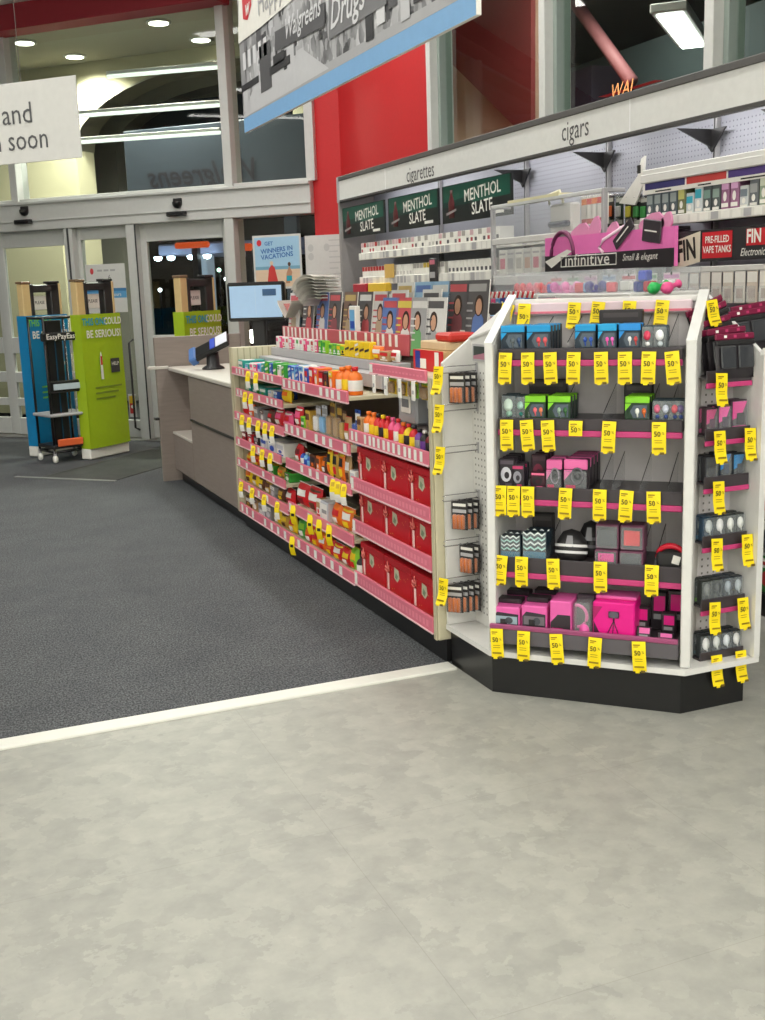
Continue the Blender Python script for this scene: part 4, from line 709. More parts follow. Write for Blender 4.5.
# ================================================================ ENDCAP (frame FF: x along the front, y inward at 45 degrees)
FFi=FF.M.inverted()
def wl_(x,y,z): return tuple(FFi@Vector((x,y,z)))
def PL(px,py,X): f_=Fr(X,0,-90); a,z=f_.at(px,py); return -a,z       # (world y, z) on the plane x = X
ec=thing('endcap_display','white angled endcap display with pegboard sides and a black base','display',FF)
out=[(1.826,3.842),(1.826,3.492),(2.302,3.003),(2.572,3.003),(2.572,3.842)]
m=MB(); m.prism([wl_(x,y,0) for x,y in out],(0,0,.148),BLACK); part('base',m,ec,'glossy black base')
m=MB(); m.prism([wl_(x,y,.148) for x,y in [(1.805,3.842),(1.805,3.474),(2.296,2.973),(2.612,2.973),(2.612,3.842)]],(0,0,.02),WHITE); part('deck',m,ec,'white deck')
DEP=.30; UW=.672; ZB=1.425
for nm,u0,u1,f0,f1 in (('l',-.012,.008,-.016,.014),('r',UW+.004,UW+.026,UW-.002,UW+.032)):
    m=MB(); m.prism([(u0,.02,.17),(u0,.02,1.27),(u0,DEP,ZB+.01),(u0,DEP,.17)],(u1-u0,0,0),WHITE); m.box(f0,f1,-.008,.022,.17,1.285,WHITE,.004); m.prism([(f0,-.008,1.28),(f0,-.008,1.288),(f0,DEP,ZB+.02),(f0,DEP,ZB)],(f1-f0,0,0),WHITE); part('divider_panel',m,ec,'white upright panel with a sloped top')
PANEL=mat('grey_lilac_panel',(216,211,212),.5)
m=MB(); m.box(.0,UW+.004,DEP-.012,DEP,.17,ZB-.02,PANEL); part('back_panel',m,ec,'grey back panel')
m=MB(); m.box(-.0,UW,DEP-.02,DEP+.05,ZB-.02,ZB+.002,WHITE,.003); m.box(.02,UW-.02,DEP-.045,DEP-.02,ZB-.055,ZB-.012,mat('pale_pink_rail',(226,204,212),.3),.004); m.box(.02,UW-.02,DEP-.047,DEP-.044,ZB-.05,ZB-.042,PINK); part('top_rail',m,ec,'pale pink top rail')
# side panels against the gondola and on the far right
yA=3.826
m=MB(); m.prism([wl_(1.808,yA,.17),wl_(1.808,yA,1.20),wl_(2.12,yA,ZB),wl_(2.12,yA,.17)],Vector(wl_(1.808,yA+.016,.17))-Vector(wl_(1.808,yA,.17)),WHITE); part('side_panel',m,ec,'white left side panel')
yq,zq=PL(704,291,2.595)
m=MB(); m.prism([wl_(2.590,2.98,.17),wl_(2.590,2.98,1.225),wl_(2.590,yq,zq),wl_(2.590,yq,.17)],Vector(wl_(2.606,2.98,.17))-Vector(wl_(2.590,2.98,.17)),WHITE)
m.prism([wl_(2.586,2.97,.17),wl_(2.586,2.97,1.225),wl_(2.598,2.97,1.248),wl_(2.611,2.97,1.225),wl_(2.611,2.97,.17)],Vector(wl_(0,.02,0))-Vector(wl_(0,0,0)),WHITE); part('side_panel',m,ec,'white right side panel')
A_,B_,C_,E_=(1.925,3.842,1.287),(2.12,3.842,ZB),(FF.w(.0,DEP,0).x,FF.w(0,DEP,0).y,ZB+.015),(1.925,3.585,1.34)
m=MB(); m.prism([wl_(*p) for p in(A_,E_,C_,B_)],(0,0,-.008),WHITE); part('sloped_cover',m,ec,'white sloped cover')
PEGD=mat('peg_hole_dark',(120,118,114),.8)
XP=1.93
def pegs(t,n0,n1,z0,z1,org,ax,nrm,st=.0254):   # rows of holes on a plane: origin + ax*i
    for i in range(n0,n1):
        z=z0
        while z<z1:
            p=Vector(org)+Vector(ax)*(i*st)+Vector((0,0,z))+Vector(nrm)*.0006
            a=Vector(ax)*.0036; t.add([tuple(p-a+Vector((0,0,-.0036))),tuple(p+a+Vector((0,0,-.0036))),tuple(p+a+Vector((0,0,.0036))),tuple(p-a+Vector((0,0,.0036)))],[(0,1,2,3)],PEGD,FFi); z+=st
m=MB(); m.prism([wl_(XP,3.585,.17),wl_(XP,3.826,.17),wl_(XP,3.826,1.285),wl_(XP,3.585,1.335)],Vector(wl_(.006,0,0))-Vector(wl_(0,0,0)),WHITE); pegs(m,0,9,.22,1.17,(XP,3.6,0),(0,1,0),(-1,0,0)); part('pegboard',m,ec,'white left pegboard')
m=MB(); m.prism([wl_(XP-.004,3.63,1.205),wl_(XP-.004,3.80,1.205),wl_(XP-.004,3.80,1.268),wl_(XP-.004,3.63,1.268)],Vector(wl_(-.004,0,0))-Vector(wl_(0,0,0)),GREY); m.poly([wl_(XP-.009,3.64,1.212),wl_(XP-.009,3.79,1.212),wl_(XP-.009,3.79,1.26),wl_(XP-.009,3.64,1.26)],mat('sign_dark',(50,60,56),.5)); m.poly([wl_(XP-.0095,3.64,1.212),wl_(XP-.0095,3.79,1.212),wl_(XP-.0095,3.79,1.224),wl_(XP-.0095,3.68,1.24)],col(170,110,130)); part('header_plate',m,ec,'small dark header plate')
m=MB(); m.prism([wl_(2.415,3.125,.17),wl_(2.59,3.125,.17),wl_(2.59,3.125,1.30),wl_(2.415,3.125,1.30)],Vector(wl_(0,.006,0))-Vector(wl_(0,0,0)),PANEL); pegs(m,0,6,.2,1.25,(2.425,3.125,0),(1,0,0),(0,-1,0)); part('pegboard',m,ec,'grey right pegboard')
# ---- front shelves
SH=[]   # (surface z)
LIPD=mat('dark_shelf_lip',(62,56,60),.35)
for k,(pt,pb_) in enumerate([(348,366),(419,437),(489,508),(562,583)]):
    zt=FF.Z(590,pt,.03); zb=FF.Z(590,pb_,.03); x0=FF.X(498,pt,.03); x1=FF.X(683,pt,.03); SH.append(zt-.010)
    m=MB(); m.box(x0,x1,.036,DEP-.014,zt-.020,zt-.011,SMOKE if 0 else LIPD,.002); s_=part('shelf',m,ec,'dark shelf')
    m=MB(); m.box(x0,x1,.028,.036,zb+.02,zt,LIPD,.003); m.box(x0,x1,.024,.036,zb,zb+.021,PINKD,.003); m.box(x1-.012,x1,.03,.12,zb+.02,zt,LIPD,.003); part('lip',m,s_,'dark lip with a magenta lower edge')
    dv=[[512,537,567,598,640,668],[528,560,603,648,668],[528,600,612,640,668],[545,600,640,655]][k]
    for px in dv:
        x=FF.X(px,pt,.03); m=MB(); m.prism([(x-.0012,.04,zt-.010),(x-.0012,.04,zt+.02),(x-.0012,.26,zt+.10),(x-.0012,.26,zt-.010)],(.0024,0,0),CLR2); m.tube([(x,.04,zt+.02),(x,.26,zt+.10)],.0016,DARK,5); part('shelf_divider',m,ec,'clear divider with a dark edge')
x0,x1=FF.X(490,640,-.02),FF.X(678,640,-.02); zt=FF.Z(590,632,-.02); zb=FF.Z(590,652,-.02); SH.append(zt-.028)
m=MB(); m.box(x0,x1,-.014,DEP-.014,zt-.038,zt-.029,LIPD,.002); s_=part('shelf',m,ec,'dark bottom shelf')
m=MB(); m.box(x0,x1,-.022,-.014,zb,zt-.016,mat('grey_lip',(92,88,92),.35),.003); m.box(x0,x1,-.026,-.012,zt-.018,zt,mat('plum_lip',(150,70,110),.35),.003); m.box(x1-.01,x1,-.014,.1,zb,zt-.016,MT['grey_lip'],.003); part('lip',m,s_,'grey lip with a plum top edge')
# ---- packaging shapes
ear={}
def hexpack(w,h,d,c1,c2,e1,e2,two=True):
    C1=col(*c1); E1=col(*e1,rough=.3); E2=col(*e2,rough=.3); C2=col(*c2)
    def f(t):
        t.box(-w/2,w/2,.003,d,0,h,col(34,40,46),.004); t.box(-w/2+.001,w/2-.001,0,d-.001,h*.72,h,C1,.003); y=-.0006
        t.box(-w/2+.001,w/2-.001,0,.004,.001,h*.74,C2,.001)
        t.poly([(-w/2+.002,y,h*.42),(-w*.22,y,h*.72),(-w/2+.002,y,h*.72)],C1)
        t.poly([(-w*.28,y,h*.4),(-w*.14,y,h*.66),(w*.4,y,h*.66),(w*.4,y,h*.14),(-w*.14,y,h*.14)],mat('pack_window_grey',(84,96,108),.2))
        for s_,m_ in((-.02,E1),(.25,E2)):
            t.lathe([(0,-.004),(w*.085,-.002),(w*.085,.003),(0,.005)],m_,10,M=Matrix.Translation((w*s_+w*.03,y,h*.42))@Matrix.Rotation(R(90),4,'X'),sy=1.5); t.tube([(w*s_+w*.03,y-.001,h*.4),(w*s_+w*.05,y-.001,h*.18)],w*.035,m_,6)
    return f
NV=(28,44,58)
def stackp(px0,px1,row,fn,key,lab,cat,n=2,dd=.05,d0=.05,grp='earphone packs on the endcap',name='earphone_pack',tilt=0,rz=0,wallow=1):
    x=(FF.X(px0,500,d0)+FF.X(px1,500,d0))/2 if 0 else (FF.X(px0,[346,416,486,560,632][row],d0)+FF.X(px1,[346,416,486,560,632][row],d0))/2
    os_=[]
    for i in range(n):
        l=lab if i==0 else lab+(', behind it' if n==2 else ', %s behind it'%nth(i-1))
        os_.append(put(name,cached(key,fn),FF,x,d0+dd*i,SH[row]+.0005,rx=-tilt,rz=rz,label=l,cat=cat,group=grp))
    return os_
def wid(px0,px1,row,d=.05): y_=[346,416,486,560,632][row]; return FF.X(px1,y_,d)-FF.X(px0,y_,d)-.003
RN=['top','second','third','fourth','bottom']
# row 1
for px0,px1,c1,e1,e2,nm,n in [(500,525,(24,150,210),(90,100,104),(40,70,110),'blue earphone pack with grey and navy earbuds',3),(526,551,(24,150,210),(226,70,80),(220,90,96),'blue earphone pack with red earbuds',4),(574,596,(24,150,210),(40,80,170),(50,90,180),'blue earphone pack with blue earbuds',2),(597,617,(30,160,216),(236,90,180),(236,100,190),'blue earphone pack with pink earbuds',2),(618,641,(36,140,216),(236,236,236),(200,70,70),'blue earphone pack with white and red earbuds',2)]:
    w=wid(px0,px1,0); stackp(px0,px1,0,hexpack(w,.088,.035,c1,NV,e1,e2),('hx',px0),nm+', top shelf of the endcap','pack',n,.045)
def blackback(w,h):
    def f(t): t.box(-w/2,w/2,0,.03,0,h,mat('black_card',(44,40,42),.5),.003); t.fr(-w*.4,w*.4,h*.8,h*.92,-.0006,col(66,60,62))
    return f
stackp(600,641,0,blackback(.15,.132),('bb',1),'wide black carton at the back of the endcap top shelf','carton',1,d0=.16,name='black_carton')
def buds(w,h,a,b_):
    A=col(*a,rough=.25)
    def f(t):
        t.box(-w/2,w/2,.01,.03,0,h,col(52,66,72),.004); t.box(-w*.48,w*.48,0,.012,.006,h-.004,CLEAR,.004)
        t.lathe([(0,-.006),(w*.3,-.003),(w*.3,.004),(0,.006)],A,12,M=Matrix.Translation((0,.0,h*.6))@Matrix.Rotation(R(90),4,'X'),sy=1.4); t.lathe([(0,-.006),(w*.2,-.003),(w*.2,.003),(0,.005)],col(*b_,rough=.25),10,M=Matrix.Translation((w*.05,.0,h*.25))@Matrix.Rotation(R(90),4,'X'))
    return f
stackp(642,652,0,buds(.038,.08,(214,60,90),(240,240,240)),('bd',1),'clear pack with a red earbud, right part of the endcap top shelf','pack',2,.04)
stackp(653,666,0,buds(.045,.08,(236,240,240),(200,210,214)),('bd',2),'clear pack with white earbuds, right end of the endcap top shelf','pack',2,.04)
# row 2
w=.06
stackp(501,516,1,buds(.055,.088,(206,226,214),(150,190,170)),('bd',3),'round clear pack with a pale green earbud, left end of the second shelf','pack',2,.05)
stackp(516,525,1,buds(.035,.085,(170,206,196),(40,120,110)),('bd',4),'clear teal pack beside the pale green earbud','pack',2,.05)
for px0,px1,e1,e2,nm,n in [(524,546,(236,110,120),(230,130,90),'lime green earphone pack with pink and orange earbuds',2),(547,571,(150,180,160),(60,110,60),'lime green earphone pack with grey-green earbuds',3),(624,650,(240,244,236),(220,110,50),'lime green earphone pack with white and orange earbuds',3)]:
    w=wid(px0,px1,1); stackp(px0,px1,1,hexpack(w,.086,.035,(136,214,44),(28,58,34),e1,e2),('hx',px0),nm+', second endcap shelf','pack',n,.045)
stackp(528,568,1,blackback(.14,.13),('bb',2),'wide black carton behind the green packs on the second shelf','carton',1,d0=.2,name='black_carton'); stackp(626,650,1,blackback(.1,.115),('bb',3),'small black carton behind the white-earbud green pack','carton',1,d0=.2,name='black_carton')
for px0,px1,a,nm in [(652,662,(220,110,140),'pink'),(661,670,(214,220,236),'white and blue'),(670,679,(226,110,120),'coral'),(677,684,(120,110,150),'violet')]:
    stackp(px0,px1,1,buds(.034,.075,a,(60,80,140)),('bd',px0),'small clear pack with %s earbud, right end of second shelf'%nm,'pack',2,.05)
# row 3
def cardpk(w,h,a,b_,c):
    def f(t):
        t.box(-w/2,w/2,0,.022,0,h,col(*a),.003); t.disc(-w*.05,h*.45,w*.34,h*.26,-.0006,col(*b_)); t.disc(w*.0,h*.42,w*.16,h*.12,-.001,col(*a)); t.fr(-w*.42,w*.42,h*.8,h*.93,-.0006,col(*c)); t.fr(-w*.1,w*.3,h*.06,h*.14,-.0006,col(*c))
    return f
stackp(499,515,2,cardpk(.058,.105,(46,40,48),(206,206,214),(90,80,92)),('cd',1),'black card pack with a white print, left end of the third shelf','pack',4,.04)
stackp(512,524,2,cardpk(.045,.085,(54,48,56),(150,150,160),(200,60,110)),('cd',2),'dark card pack with a grey print beside the white-print one','pack',2,.05)
def hpack(w,h,top,ringc,v=0):
    T=col(*top); G_=col(*ringc,rough=.25)
    def f(t):
        d=.05; t.box(-w/2,w/2,.003,d,0,h,col(40,34,40),.005); t.box(-w/2+.001,w/2-.001,0,d,h*.66,h,T,.004); y=-.001
        t.poly([(-w/2+.002,y+.001,h*.3),(-w*.1,y+.001,h*.66),(-w/2+.002,y+.001,h*.66)],T); t.fr(-w*.4,w*.0,h*.05,h*.16,y,col(206,30,90)); 
        t.tube([(w*.08+w*.25*math.cos(a),y-.004,h*.46+h*.26*math.sin(a)) for a in [PI*2*i/16 for i in range(17)]],w*.05,G_,6)
        t.lathe([(0,-.01),(w*.13,-.008),(w*.14,.002),(0,.004)],DARK,12,M=Matrix.Translation((w*.08,y-.002,h*.46))@Matrix.Rotation(R(90),4,'X'))
        t.box(-w*.46,w*.47,-.012,.0,h*.03,h*.64,CLR2,.004)
    return f
w=wid(530,546,2); stackp(530,546,2,cardpk(w,.06,(60,18,34),(36,30,34),(236,110,150)),('cd',3),'flat dark red and pink pack in the lower front of the third shelf','pack',1); stackp(531,547,2,cardpk(w,.115,(54,30,42),(120,30,60),(70,40,54)),('cd',4),'taller dark maroon pack behind the flat one on the third shelf','pack',3,.05,d0=.10)
w=wid(546,563,2); stackp(546,562,2,hpack(w,.105,(232,110,170),(150,140,150)),('hp',1),'pink headphone pack with grey ring, third shelf','headphone pack',2,.06,name='headphone_pack',grp='headphone packs on the endcap')
w=wid(563,588,2); stackp(563,588,2,hpack(w,.108,(232,110,170),(96,92,98)),('hp',2),'wide pink headphone pack with dark ring, third shelf','headphone pack',4,.055,name='headphone_pack',grp='headphone packs on the endcap')
# row 4
def zig(w,h):
    TEAL=col(24,110,140); MN=col(178,226,214)
    def f(t):
        d=.05; t.box(-w/2,w/2,0,d,0,h,col(26,44,56),.004); t.fr(-w*.46,w*.46,h*.02,h*.3,-.0005,TEAL)
        for r_ in range(4):
            zc=h*(.34+.18*r_); n=6; e=w*.92/n
            for i in range(n): a=-w*.46+e*i; z0=zc+(0 if i%2 else h*.1); z1=zc+(h*.1 if i%2 else 0); t.poly([(a,-.001,z0),(a+e,-.001,z1),(a+e,-.001,z1+h*.07),(a,-.001,z0+h*.07)],[MN,col(230,240,236)][r_%2])
        t.box(-w*.48,w*.48,-.003,-.0015,.002,h*.98,CLR2)
    return f
w=wid(500,521,3); stackp(500,521,3,zig(w,.082),('zg',1),'teal zigzag-patterned pack, left end of the fourth shelf','pack',2,.055)
w=wid(522,547,3); stackp(522,547,3,zig(w,.098),('zg',2),'taller teal zigzag-patterned pack beside the left one','pack',2,.055)
stackp(532,554,3,blackback(.08,.14),('bb',4),'tall black card at the back of the fourth shelf','carton',1,d0=.20,name='black_carton')
def dome(w,h,a):
    def f(t):
        t.lathe([(0,0),(w*.42,0),(w*.5,h*.25),(w*.44,h*.6),(w*.26,h*.9),(0,h)],DARK,18,M=Matrix.Translation((0,.05,0)),sy=.9)
        for z_,r_ in((h*.2,.505),(h*.42,.5)): t.sheet(lambda u,v,z_=z_,r_=r_:(w*r_*math.cos(PI+PI*u*.9+.15),.05+w*r_*.9*math.sin(PI+PI*u*.9+.15),z_+v*h*.09+.01*math.sin(PI*u)),12,1,col(*a,rough=.3))
        t.poly([(-w*.1,-.004,h*.5),(w*.15,-.003,h*.5),(w*.1,.012,h*.85),(-w*.06,.012,h*.85)],col(130,130,134))
    return f
stackp(556,581,3,dome(.12,.11,(226,226,226)),('dm',1),'black domed headphones with white curved stripes, fourth shelf','headphones',1,name='domed_headphones'); stackp(579,597,3,dome(.10,.13,(110,108,114)),('dm',2),'black domed headphones with grey stripes against the clear boxes','headphones',1,d0=.12,name='domed_headphones')
def clearbox(w,h,a,b_):
    def f(t):
        d=.08; t.box(-w/2,w/2,0,d,0,h,col(112,66,88),.004); t.fr(-w*.44,w*.44,h*.1,h*.9,-.001,col(40,38,42)); t.box(-w*.34,w*.34,-.004,-.001,h*.2,h*.8,col(*a,rough=.25),.008); t.box(-w*.46,w*.46,-.012,-.0045,h*.06,h*.94,CLR2,.003); t.fr(-w*.3,w*.3,h*.03,h*.08,-.0012,col(*b_))
    return f
w=wid(594,618,3); 
for k,(x0,x1,lo,hi,n1,n2) in enumerate([(594,618,(236,40,150),(60,60,66),'bright pink','dark grey'),(619,643,(52,50,56),(226,30,40),'charcoal','bright red')]):
    a=stackp(x0,x1,3,clearbox(w,.05,lo,(120,60,90)),('cb',k,0),'low clear-fronted box with %s earphones at the foot of the fourth shelf stack'%n1,'box',1,name='clear_front_box',grp='clear-fronted boxes on the fourth shelf')[0]
    x=a.location; lx_=(FFi@Vector((a.location.x,a.location.y,0))).x
    put('clear_front_box',cached(('cb',k,1),clearbox(w,.09,hi,(60,50,60))),FF,lx_,.065,SH[3]+.0512,label='clear-fronted box with %s earphones on top of the low box, fourth shelf'%n2,cat='box',group='clear-fronted boxes on the fourth shelf')
def arc(t):
    t.box(-.045,.045,0,.07,0,.055,DARK,.006); t.tube([(.05*math.cos(a),.02,.03+.045*math.sin(a)) for a in [PI*i/14 for i in range(15)]],[.004+.007*math.sin(PI*i/14) for i in range(15)],col(206,24,50,rough=.3),8); t.box(.0,.026,-.004,-.001,.02,.05,LBL,.001,M=Matrix.Rotation(R(14),4,'Y'))
stackp(659,681,3,arc,('ar',1),'red headband headphones in a black box, right end of the fourth shelf','headphones',1,name='headband_headphones')
# row 5
def photobox(w,h,v):
    def f(t):
        d=.10; t.box(-w/2,w/2,0,d,0,h,PK2 if v!=2 else MAG,.004); t.poly([(-w*.46,-.001,h*.06),(w*.46,-.001,h*.06),(w*.46,-.001,h*.72),(-w*.3,-.001,h*.78),(-w*.46,-.001,h*.6)],col(52,46,54)); t.fr(-w*.4,w*.42,h*.3,h*.62,-.0015,[col(150,170,180),col(110,104,110)][v%2])
        t.fr(-w*.2,w*.05,h*.2,h*.5,-.002,DARK); t.disc(w*.12,h*.45,w*.14,h*.14,-.002,col(70,74,80)); t.box(-w/2+.006,w/2-.006,.05,.1,h,h+.018,col(40,34,38),.003)
    return f
for k,(a,b_,h,nm) in enumerate([(492,520,.088,'pink photo box with a dark picture, left end of the bottom shelf'),(521,547,.10,'pink photo box with a round device picture, second on the bottom shelf')]):
    w=wid(a,b_,4,-.005); stackp(a,b_,4,photobox(w,h,k),('pb',k),nm,'box',2,.11,d0=-.004,name='photo_box',grp='pink photo boxes')
def bigpink(t):
    w,h,d=.078,.125,.12; t.box(-w/2,w/2,0,d,0,h,PK2,.004); t.fr(-w*.46,w*.46,h*.04,h*.6,-.001,col(48,40,46)); t.poly([(-w*.46,-.0015,h*.36),(-w*.1,-.0015,h*.62),(-w*.46,-.0015,h*.62)],PK2); t.fr(-w*.4,w*.1,h*.06,h*.2,-.0016,MAG)
stackp(549,572,4,bigpink,('bp',1),'tall pink and black box left of the clear pink headphone pack','box',1,d0=.0,name='tall_box')
def pinkphones(t):
    t.box(-.034,.034,.01,.09,0,.12,CLEAR,.008); t.tube([(-.02+.035*math.cos(a),.02,.07+.04*math.sin(a)) for a in [R(100)-R(190)*i/14 for i in range(15)]],.006,PK2,8); t.lathe([(0,-.01),(.016,-.008),(.018,.004),(0,.008)],PK2,12,M=Matrix.Translation((.008,.012,.022))@Matrix.Rotation(R(90),4,'X'),sy=1.3); t.box(-.034,.034,.07,.1,0,.135,col(70,60,68),.004)
stackp(573,590,4,pinkphones,('pp',1),'clear pack with curved pink headphones on the bottom shelf','headphone pack',1,d0=.0,name='headphone_pack')
def mbox(t):
    w,h,d=.145,.135,.13; t.box(-w/2,w/2,0,d,0,h,MAG,.004); y=-.001
    t.poly([(-w/2+.002,y,h*.1),(-w/2+.002,y,h*.5),(-w*.27,y,h*.88),(-w/2+.002,y,h*.88)],col(170,20,96)); t.poly([(-w*.27,y,.004),(-w/2+.003,y,h*.48),(-w/2+.003,y,.004)],col(60,20,44)); t.box(-w*.12,w*.14,y-.006,y,h*.6,h*.78,col(72,40,66),.006); t.disc(w*.01,h*.69,w*.12,h*.085,y-.0065,col(90,84,96))
    for a in(-.13,-.02,.1): t.tube([(w*.01,y-.001,h*.52),(w*.01+w*a*1.4,y-.001,h*.08)],.0016,col(70,20,50),5)
    t.tube([(w*.01,y-.001,h*.6),(w*.01,y-.001,h*.5)],.003,col(70,20,50),6); t.box(w*.3,w*.49,.02,d,h*.05,h*.98,col(50,20,40),.002); t.box(-w*.49,w*.49,.04,d,h,h+.012,PK2,.003)
stackp(591,636,4,mbox,('mb',1),'large magenta box with a speaker and tripod picture on the bottom shelf','box',1,d0=-.002,name='magenta_box')
def mixcard(w,h,v):
    def f(t): t.box(-w/2,w/2,0,.03,0,h,col(44,36,42),.003); t.fr(-w*.3,w*.42,h*.5,h*.9,-.0006,MAG if v else PK2); t.fr(-w*.3,w*.3,h*.28,h*.42,-.0006,col(150,150,152)); 
    return f
for i,(px,dz,dd,v,h,w_) in enumerate([(643,0,.02,0,.05,.05),(640,0,.10,1,.10,.06),(665,0,.02,0,.035,.055),(668,0,.09,1,.085,.05),(658,0,.16,1,.14,.055),(675,0,.16,1,.15,.055)]):
    x=FF.X(px,632,dd); put('card_pack',cached(('mc',v,h,w_),mixcard(w_,h,v)),FF,x,dd,SH[4]+.0005,rx=R(-20) if i in(0,2) else 0,label='%s black and pink card pack in the right corner of the bottom shelf'%['leaning front','upright left','lowest leaning','middle upright','back left','tallest'][i],cat='pack',group='card packs in the bottom right corner')
# ---- yellow 50% cards
def saletag(h=.106,curl=0):
    def f(t):
        w=.047
        def q(u,v): return ((u-.5)*w, -.002-(.010+curl)*max(0,v-.55)**1.4*2-(.006*math.sin(PI*v)), -v*h)
        t.sheet(q,2,10,YEL,.0005)
        z=-h*.38 if h>.08 else -h*.6
        y0=-.0085
        t.text('50',-.005,z,.025,y0-.0025,INK,off=.012,sx=.9); t.text('%',.0145,z+.003,.013,y0-.0025,INK,off=.0); t.fr(-w*.38,w*.1,-.013,-.009,y0-.0,mat('yellow_print',(150,124,10),.5)); t.fr(-w*.38,-w*.05,-.019,-.0165,y0,MT['yellow_print'])
        if h>.08:
            for k in range(2): t.fr(-w*.3,w*.25,-h*.58-.008*k,-h*.58-.008*k+.002,y0-.003,MT['yellow_print'])
            t.fr(-w*.36,w*.36,-h*.86,-h*.8,-.0155-curl*.3,MT['yellow_print']); t.box(w*.1,w*.4,-.0165-curl*.6,-.0145-curl*.6,-h-.002,-h+.006,col(110,90,30)); t.box(-w*.3,-w*.0,-.0165-curl*.6,-.0145-curl*.6,-h-.004,-h+.003,YEL)
    return f
GT='yellow fifty-percent cards on the endcap front'
RT=[(352,[506,528,550,574,601,625,649,671.5]),(421,[507,526.5,547.5,576,609.5,659]),(489,[500.5,514,528,566,600,627,653.5]),(561,[502,522,553,600.5,652]),(637,[497,524,556,595.5,638.5])]
tilts=[-2,1,3,-1,2,1,-1,6,1,5,4,0,-2,1,0,0,1,-2,0,-3,2,-4,0,3,1,0,3,0,5,-2,4,0]
k=0
for r_,(py,pxs) in enumerate(RT):
    d=-.03 if r_==4 else .017
    zt=FF.Z(590,py,d)
    for i,px in enumerate(pxs):
        short=(r_==1 and i==3)
        # keep the card's top on its own lip (cards hang at one height along a lip)
        put('sale_card',cached(('tag',short),saletag(.052 if short else .106)),FF,FF.X(px,py+14,d),d,zt,ry=-R(tilts[k%32]),label='yellow 50%% card, %s lip of endcap front, %s from left'%(RN[r_],nth(i)) if not short else 'shortest yellow 50% card, on the second lip of the endcap front',cat='sale card',group=GT); k+=1
for i,(px,py,tl,h) in enumerate([(509,302,-14,.09),(525,302,-3,.08),(575,302,-4,.09),(599,301,-6,.09),(630,299,-3,.055),(663,298,-5,.10)]):
    d=DEP-.05; put('sale_card',cached(('tag',h),saletag(max(h,.085) if h>.08 else h,.02)),FF,FF.X(px,py+8,d),d,ZB-.012,ry=R(-tl),label='yellow 50%% card curling from the endcap top rail, %s from left'%nth(i),cat='sale card',group='yellow cards on the endcap top rail')
# ---- left bay: hooks, tags, packs (world frame plane facing the aisle)
FQ=Fr(XP,3.85,-90)       # x = 3.85-y , y = X-XP
def orpack(t):
    w,h=.07,.115; t.box(-w/2,w/2,0,.003,0,-h,col(48,46,46),.001) if 0 else t.box(-w/2,w/2,0,.003,-h,0,col(48,46,46),.001)
    t.fr(-w*.4,w*.4,-h*.2,-h*.1,-.001,LBL); t.fr(-w*.42,w*.42,-h*.42,-h*.3,-.001,col(180,180,182))
    for k in(-.24,0,.24): t.lathe([(0,-h*.95),(.009,-h*.95),(.009,-h*.5),(.004,-h*.47),(0,-h*.47)],col(206,110,40),8,M=Matrix.Translation((w*k,-.008,0)))
    t.box(-w*.44,w*.44,-.016,-.0005,-h*.98,-h*.45,CLR2,.004)
for i,(py,pk,tg) in enumerate([(372,3,1),(410,0,1),(452,0,1),(500,3,0),(545,2,0),(583,4,1)]):
    z=Fr(0,3.78,0).at(455,py)[1]; z=min(z,1.17)
    m=MB(); m.tube([(0,0,0),(0,-.15,-.002),(0,-.155,.006)],.0024,CHROME,6); m.tube([(0,0,.022),(0,-.14,.022),(0,-.155,.018)],.0018,CHROME,6); m.box(-.008,.008,-.003,0,-.012,.03,GREY)
    put('peg_hook',m.mesh('peg_hook'),FQ,.07,-.001,z,label='wire peg hook on the left pegboard of the endcap, %s from the top'%nth(i),cat='hook',group='peg hooks on the left pegboard')
    for j in range(pk): put('hanging_pack',cached('orange_pack',orpack),FQ,.07,-.03-.028*j,z-.004,rz=R(20+8*j),label='black and orange pack on %s left pegboard hook, %s from the tip'%(nth(i),nth(j)),cat='pack',group='packs on the left pegboard')
    if tg: put('sale_card',cached(('tag','peg'),saletag(.10,.03)),FQ,.07+(.0),-.158,z+.025,rz=R(24),label='yellow 50%% card at the end of the %s hook of the left pegboard'%nth(i),cat='sale card',group='yellow cards on the left pegboard')
# ---- right bay
FB=Fr(2.302,3.03,0)
zz=[FB.Z(735,p) for p in(384,441,488,546,608,660)]
for i,z in enumerate(zz):
    x0,x1=FB.X(705,400),2.586-2.302
    m=MB(); m.box(x0,x1,.0,.09,z+.022,z+.028,LIPD); s_=part('shelf',m,ec)
    s_.parent=None; s_.matrix_world=FF.M@Matrix.Identity(4)
    s_.parent=ec; s_.matrix_basis=FFi@FB.M; s_['label']='dark right-side shelf'
    m=MB(); m.box(x0,x1,-.006,.0,z+.008,z+.05,LIPD,.002); m.box(x0,x1,-.009,.0,z-.008,z+.009,PINKD,.002); part('lip',m,s_,'dark lip with a magenta edge')
def slim(w,h,base,a,acc,v=0):
    def f(t):
        t.box(-w/2,w/2,.004,.03,0,h,col(*base),.003); y=.0034; A=col(*a,rough=.25); Q=col(*acc)
        t.fr(-w*.46,w*.46,.004,h*.2,y,Q)
        if v==0: t.lathe([(0,-.007),(w*.3,-.004),(w*.3,.003),(0,.006)],A,12,M=Matrix.Translation((0,.002,h*.62))@Matrix.Rotation(R(90),4,'X'),sy=1.7); t.tube([(0,0,h*.5),(w*.12,0,h*.28)],.003,A,6)
        else: t.poly([(-w*.46,y,h*.95),(-w*.46,y,h*.4),(w*.1,y,h*.5),(w*.46,y,h*.95)],Q); t.box(-w*.2,w*.3,0,.004,h*.25,h*.6,A,.004)
        t.box(-w*.47,w*.47,-.006,.0035,h*.02,h*.97,CLR2,.002)
    return f
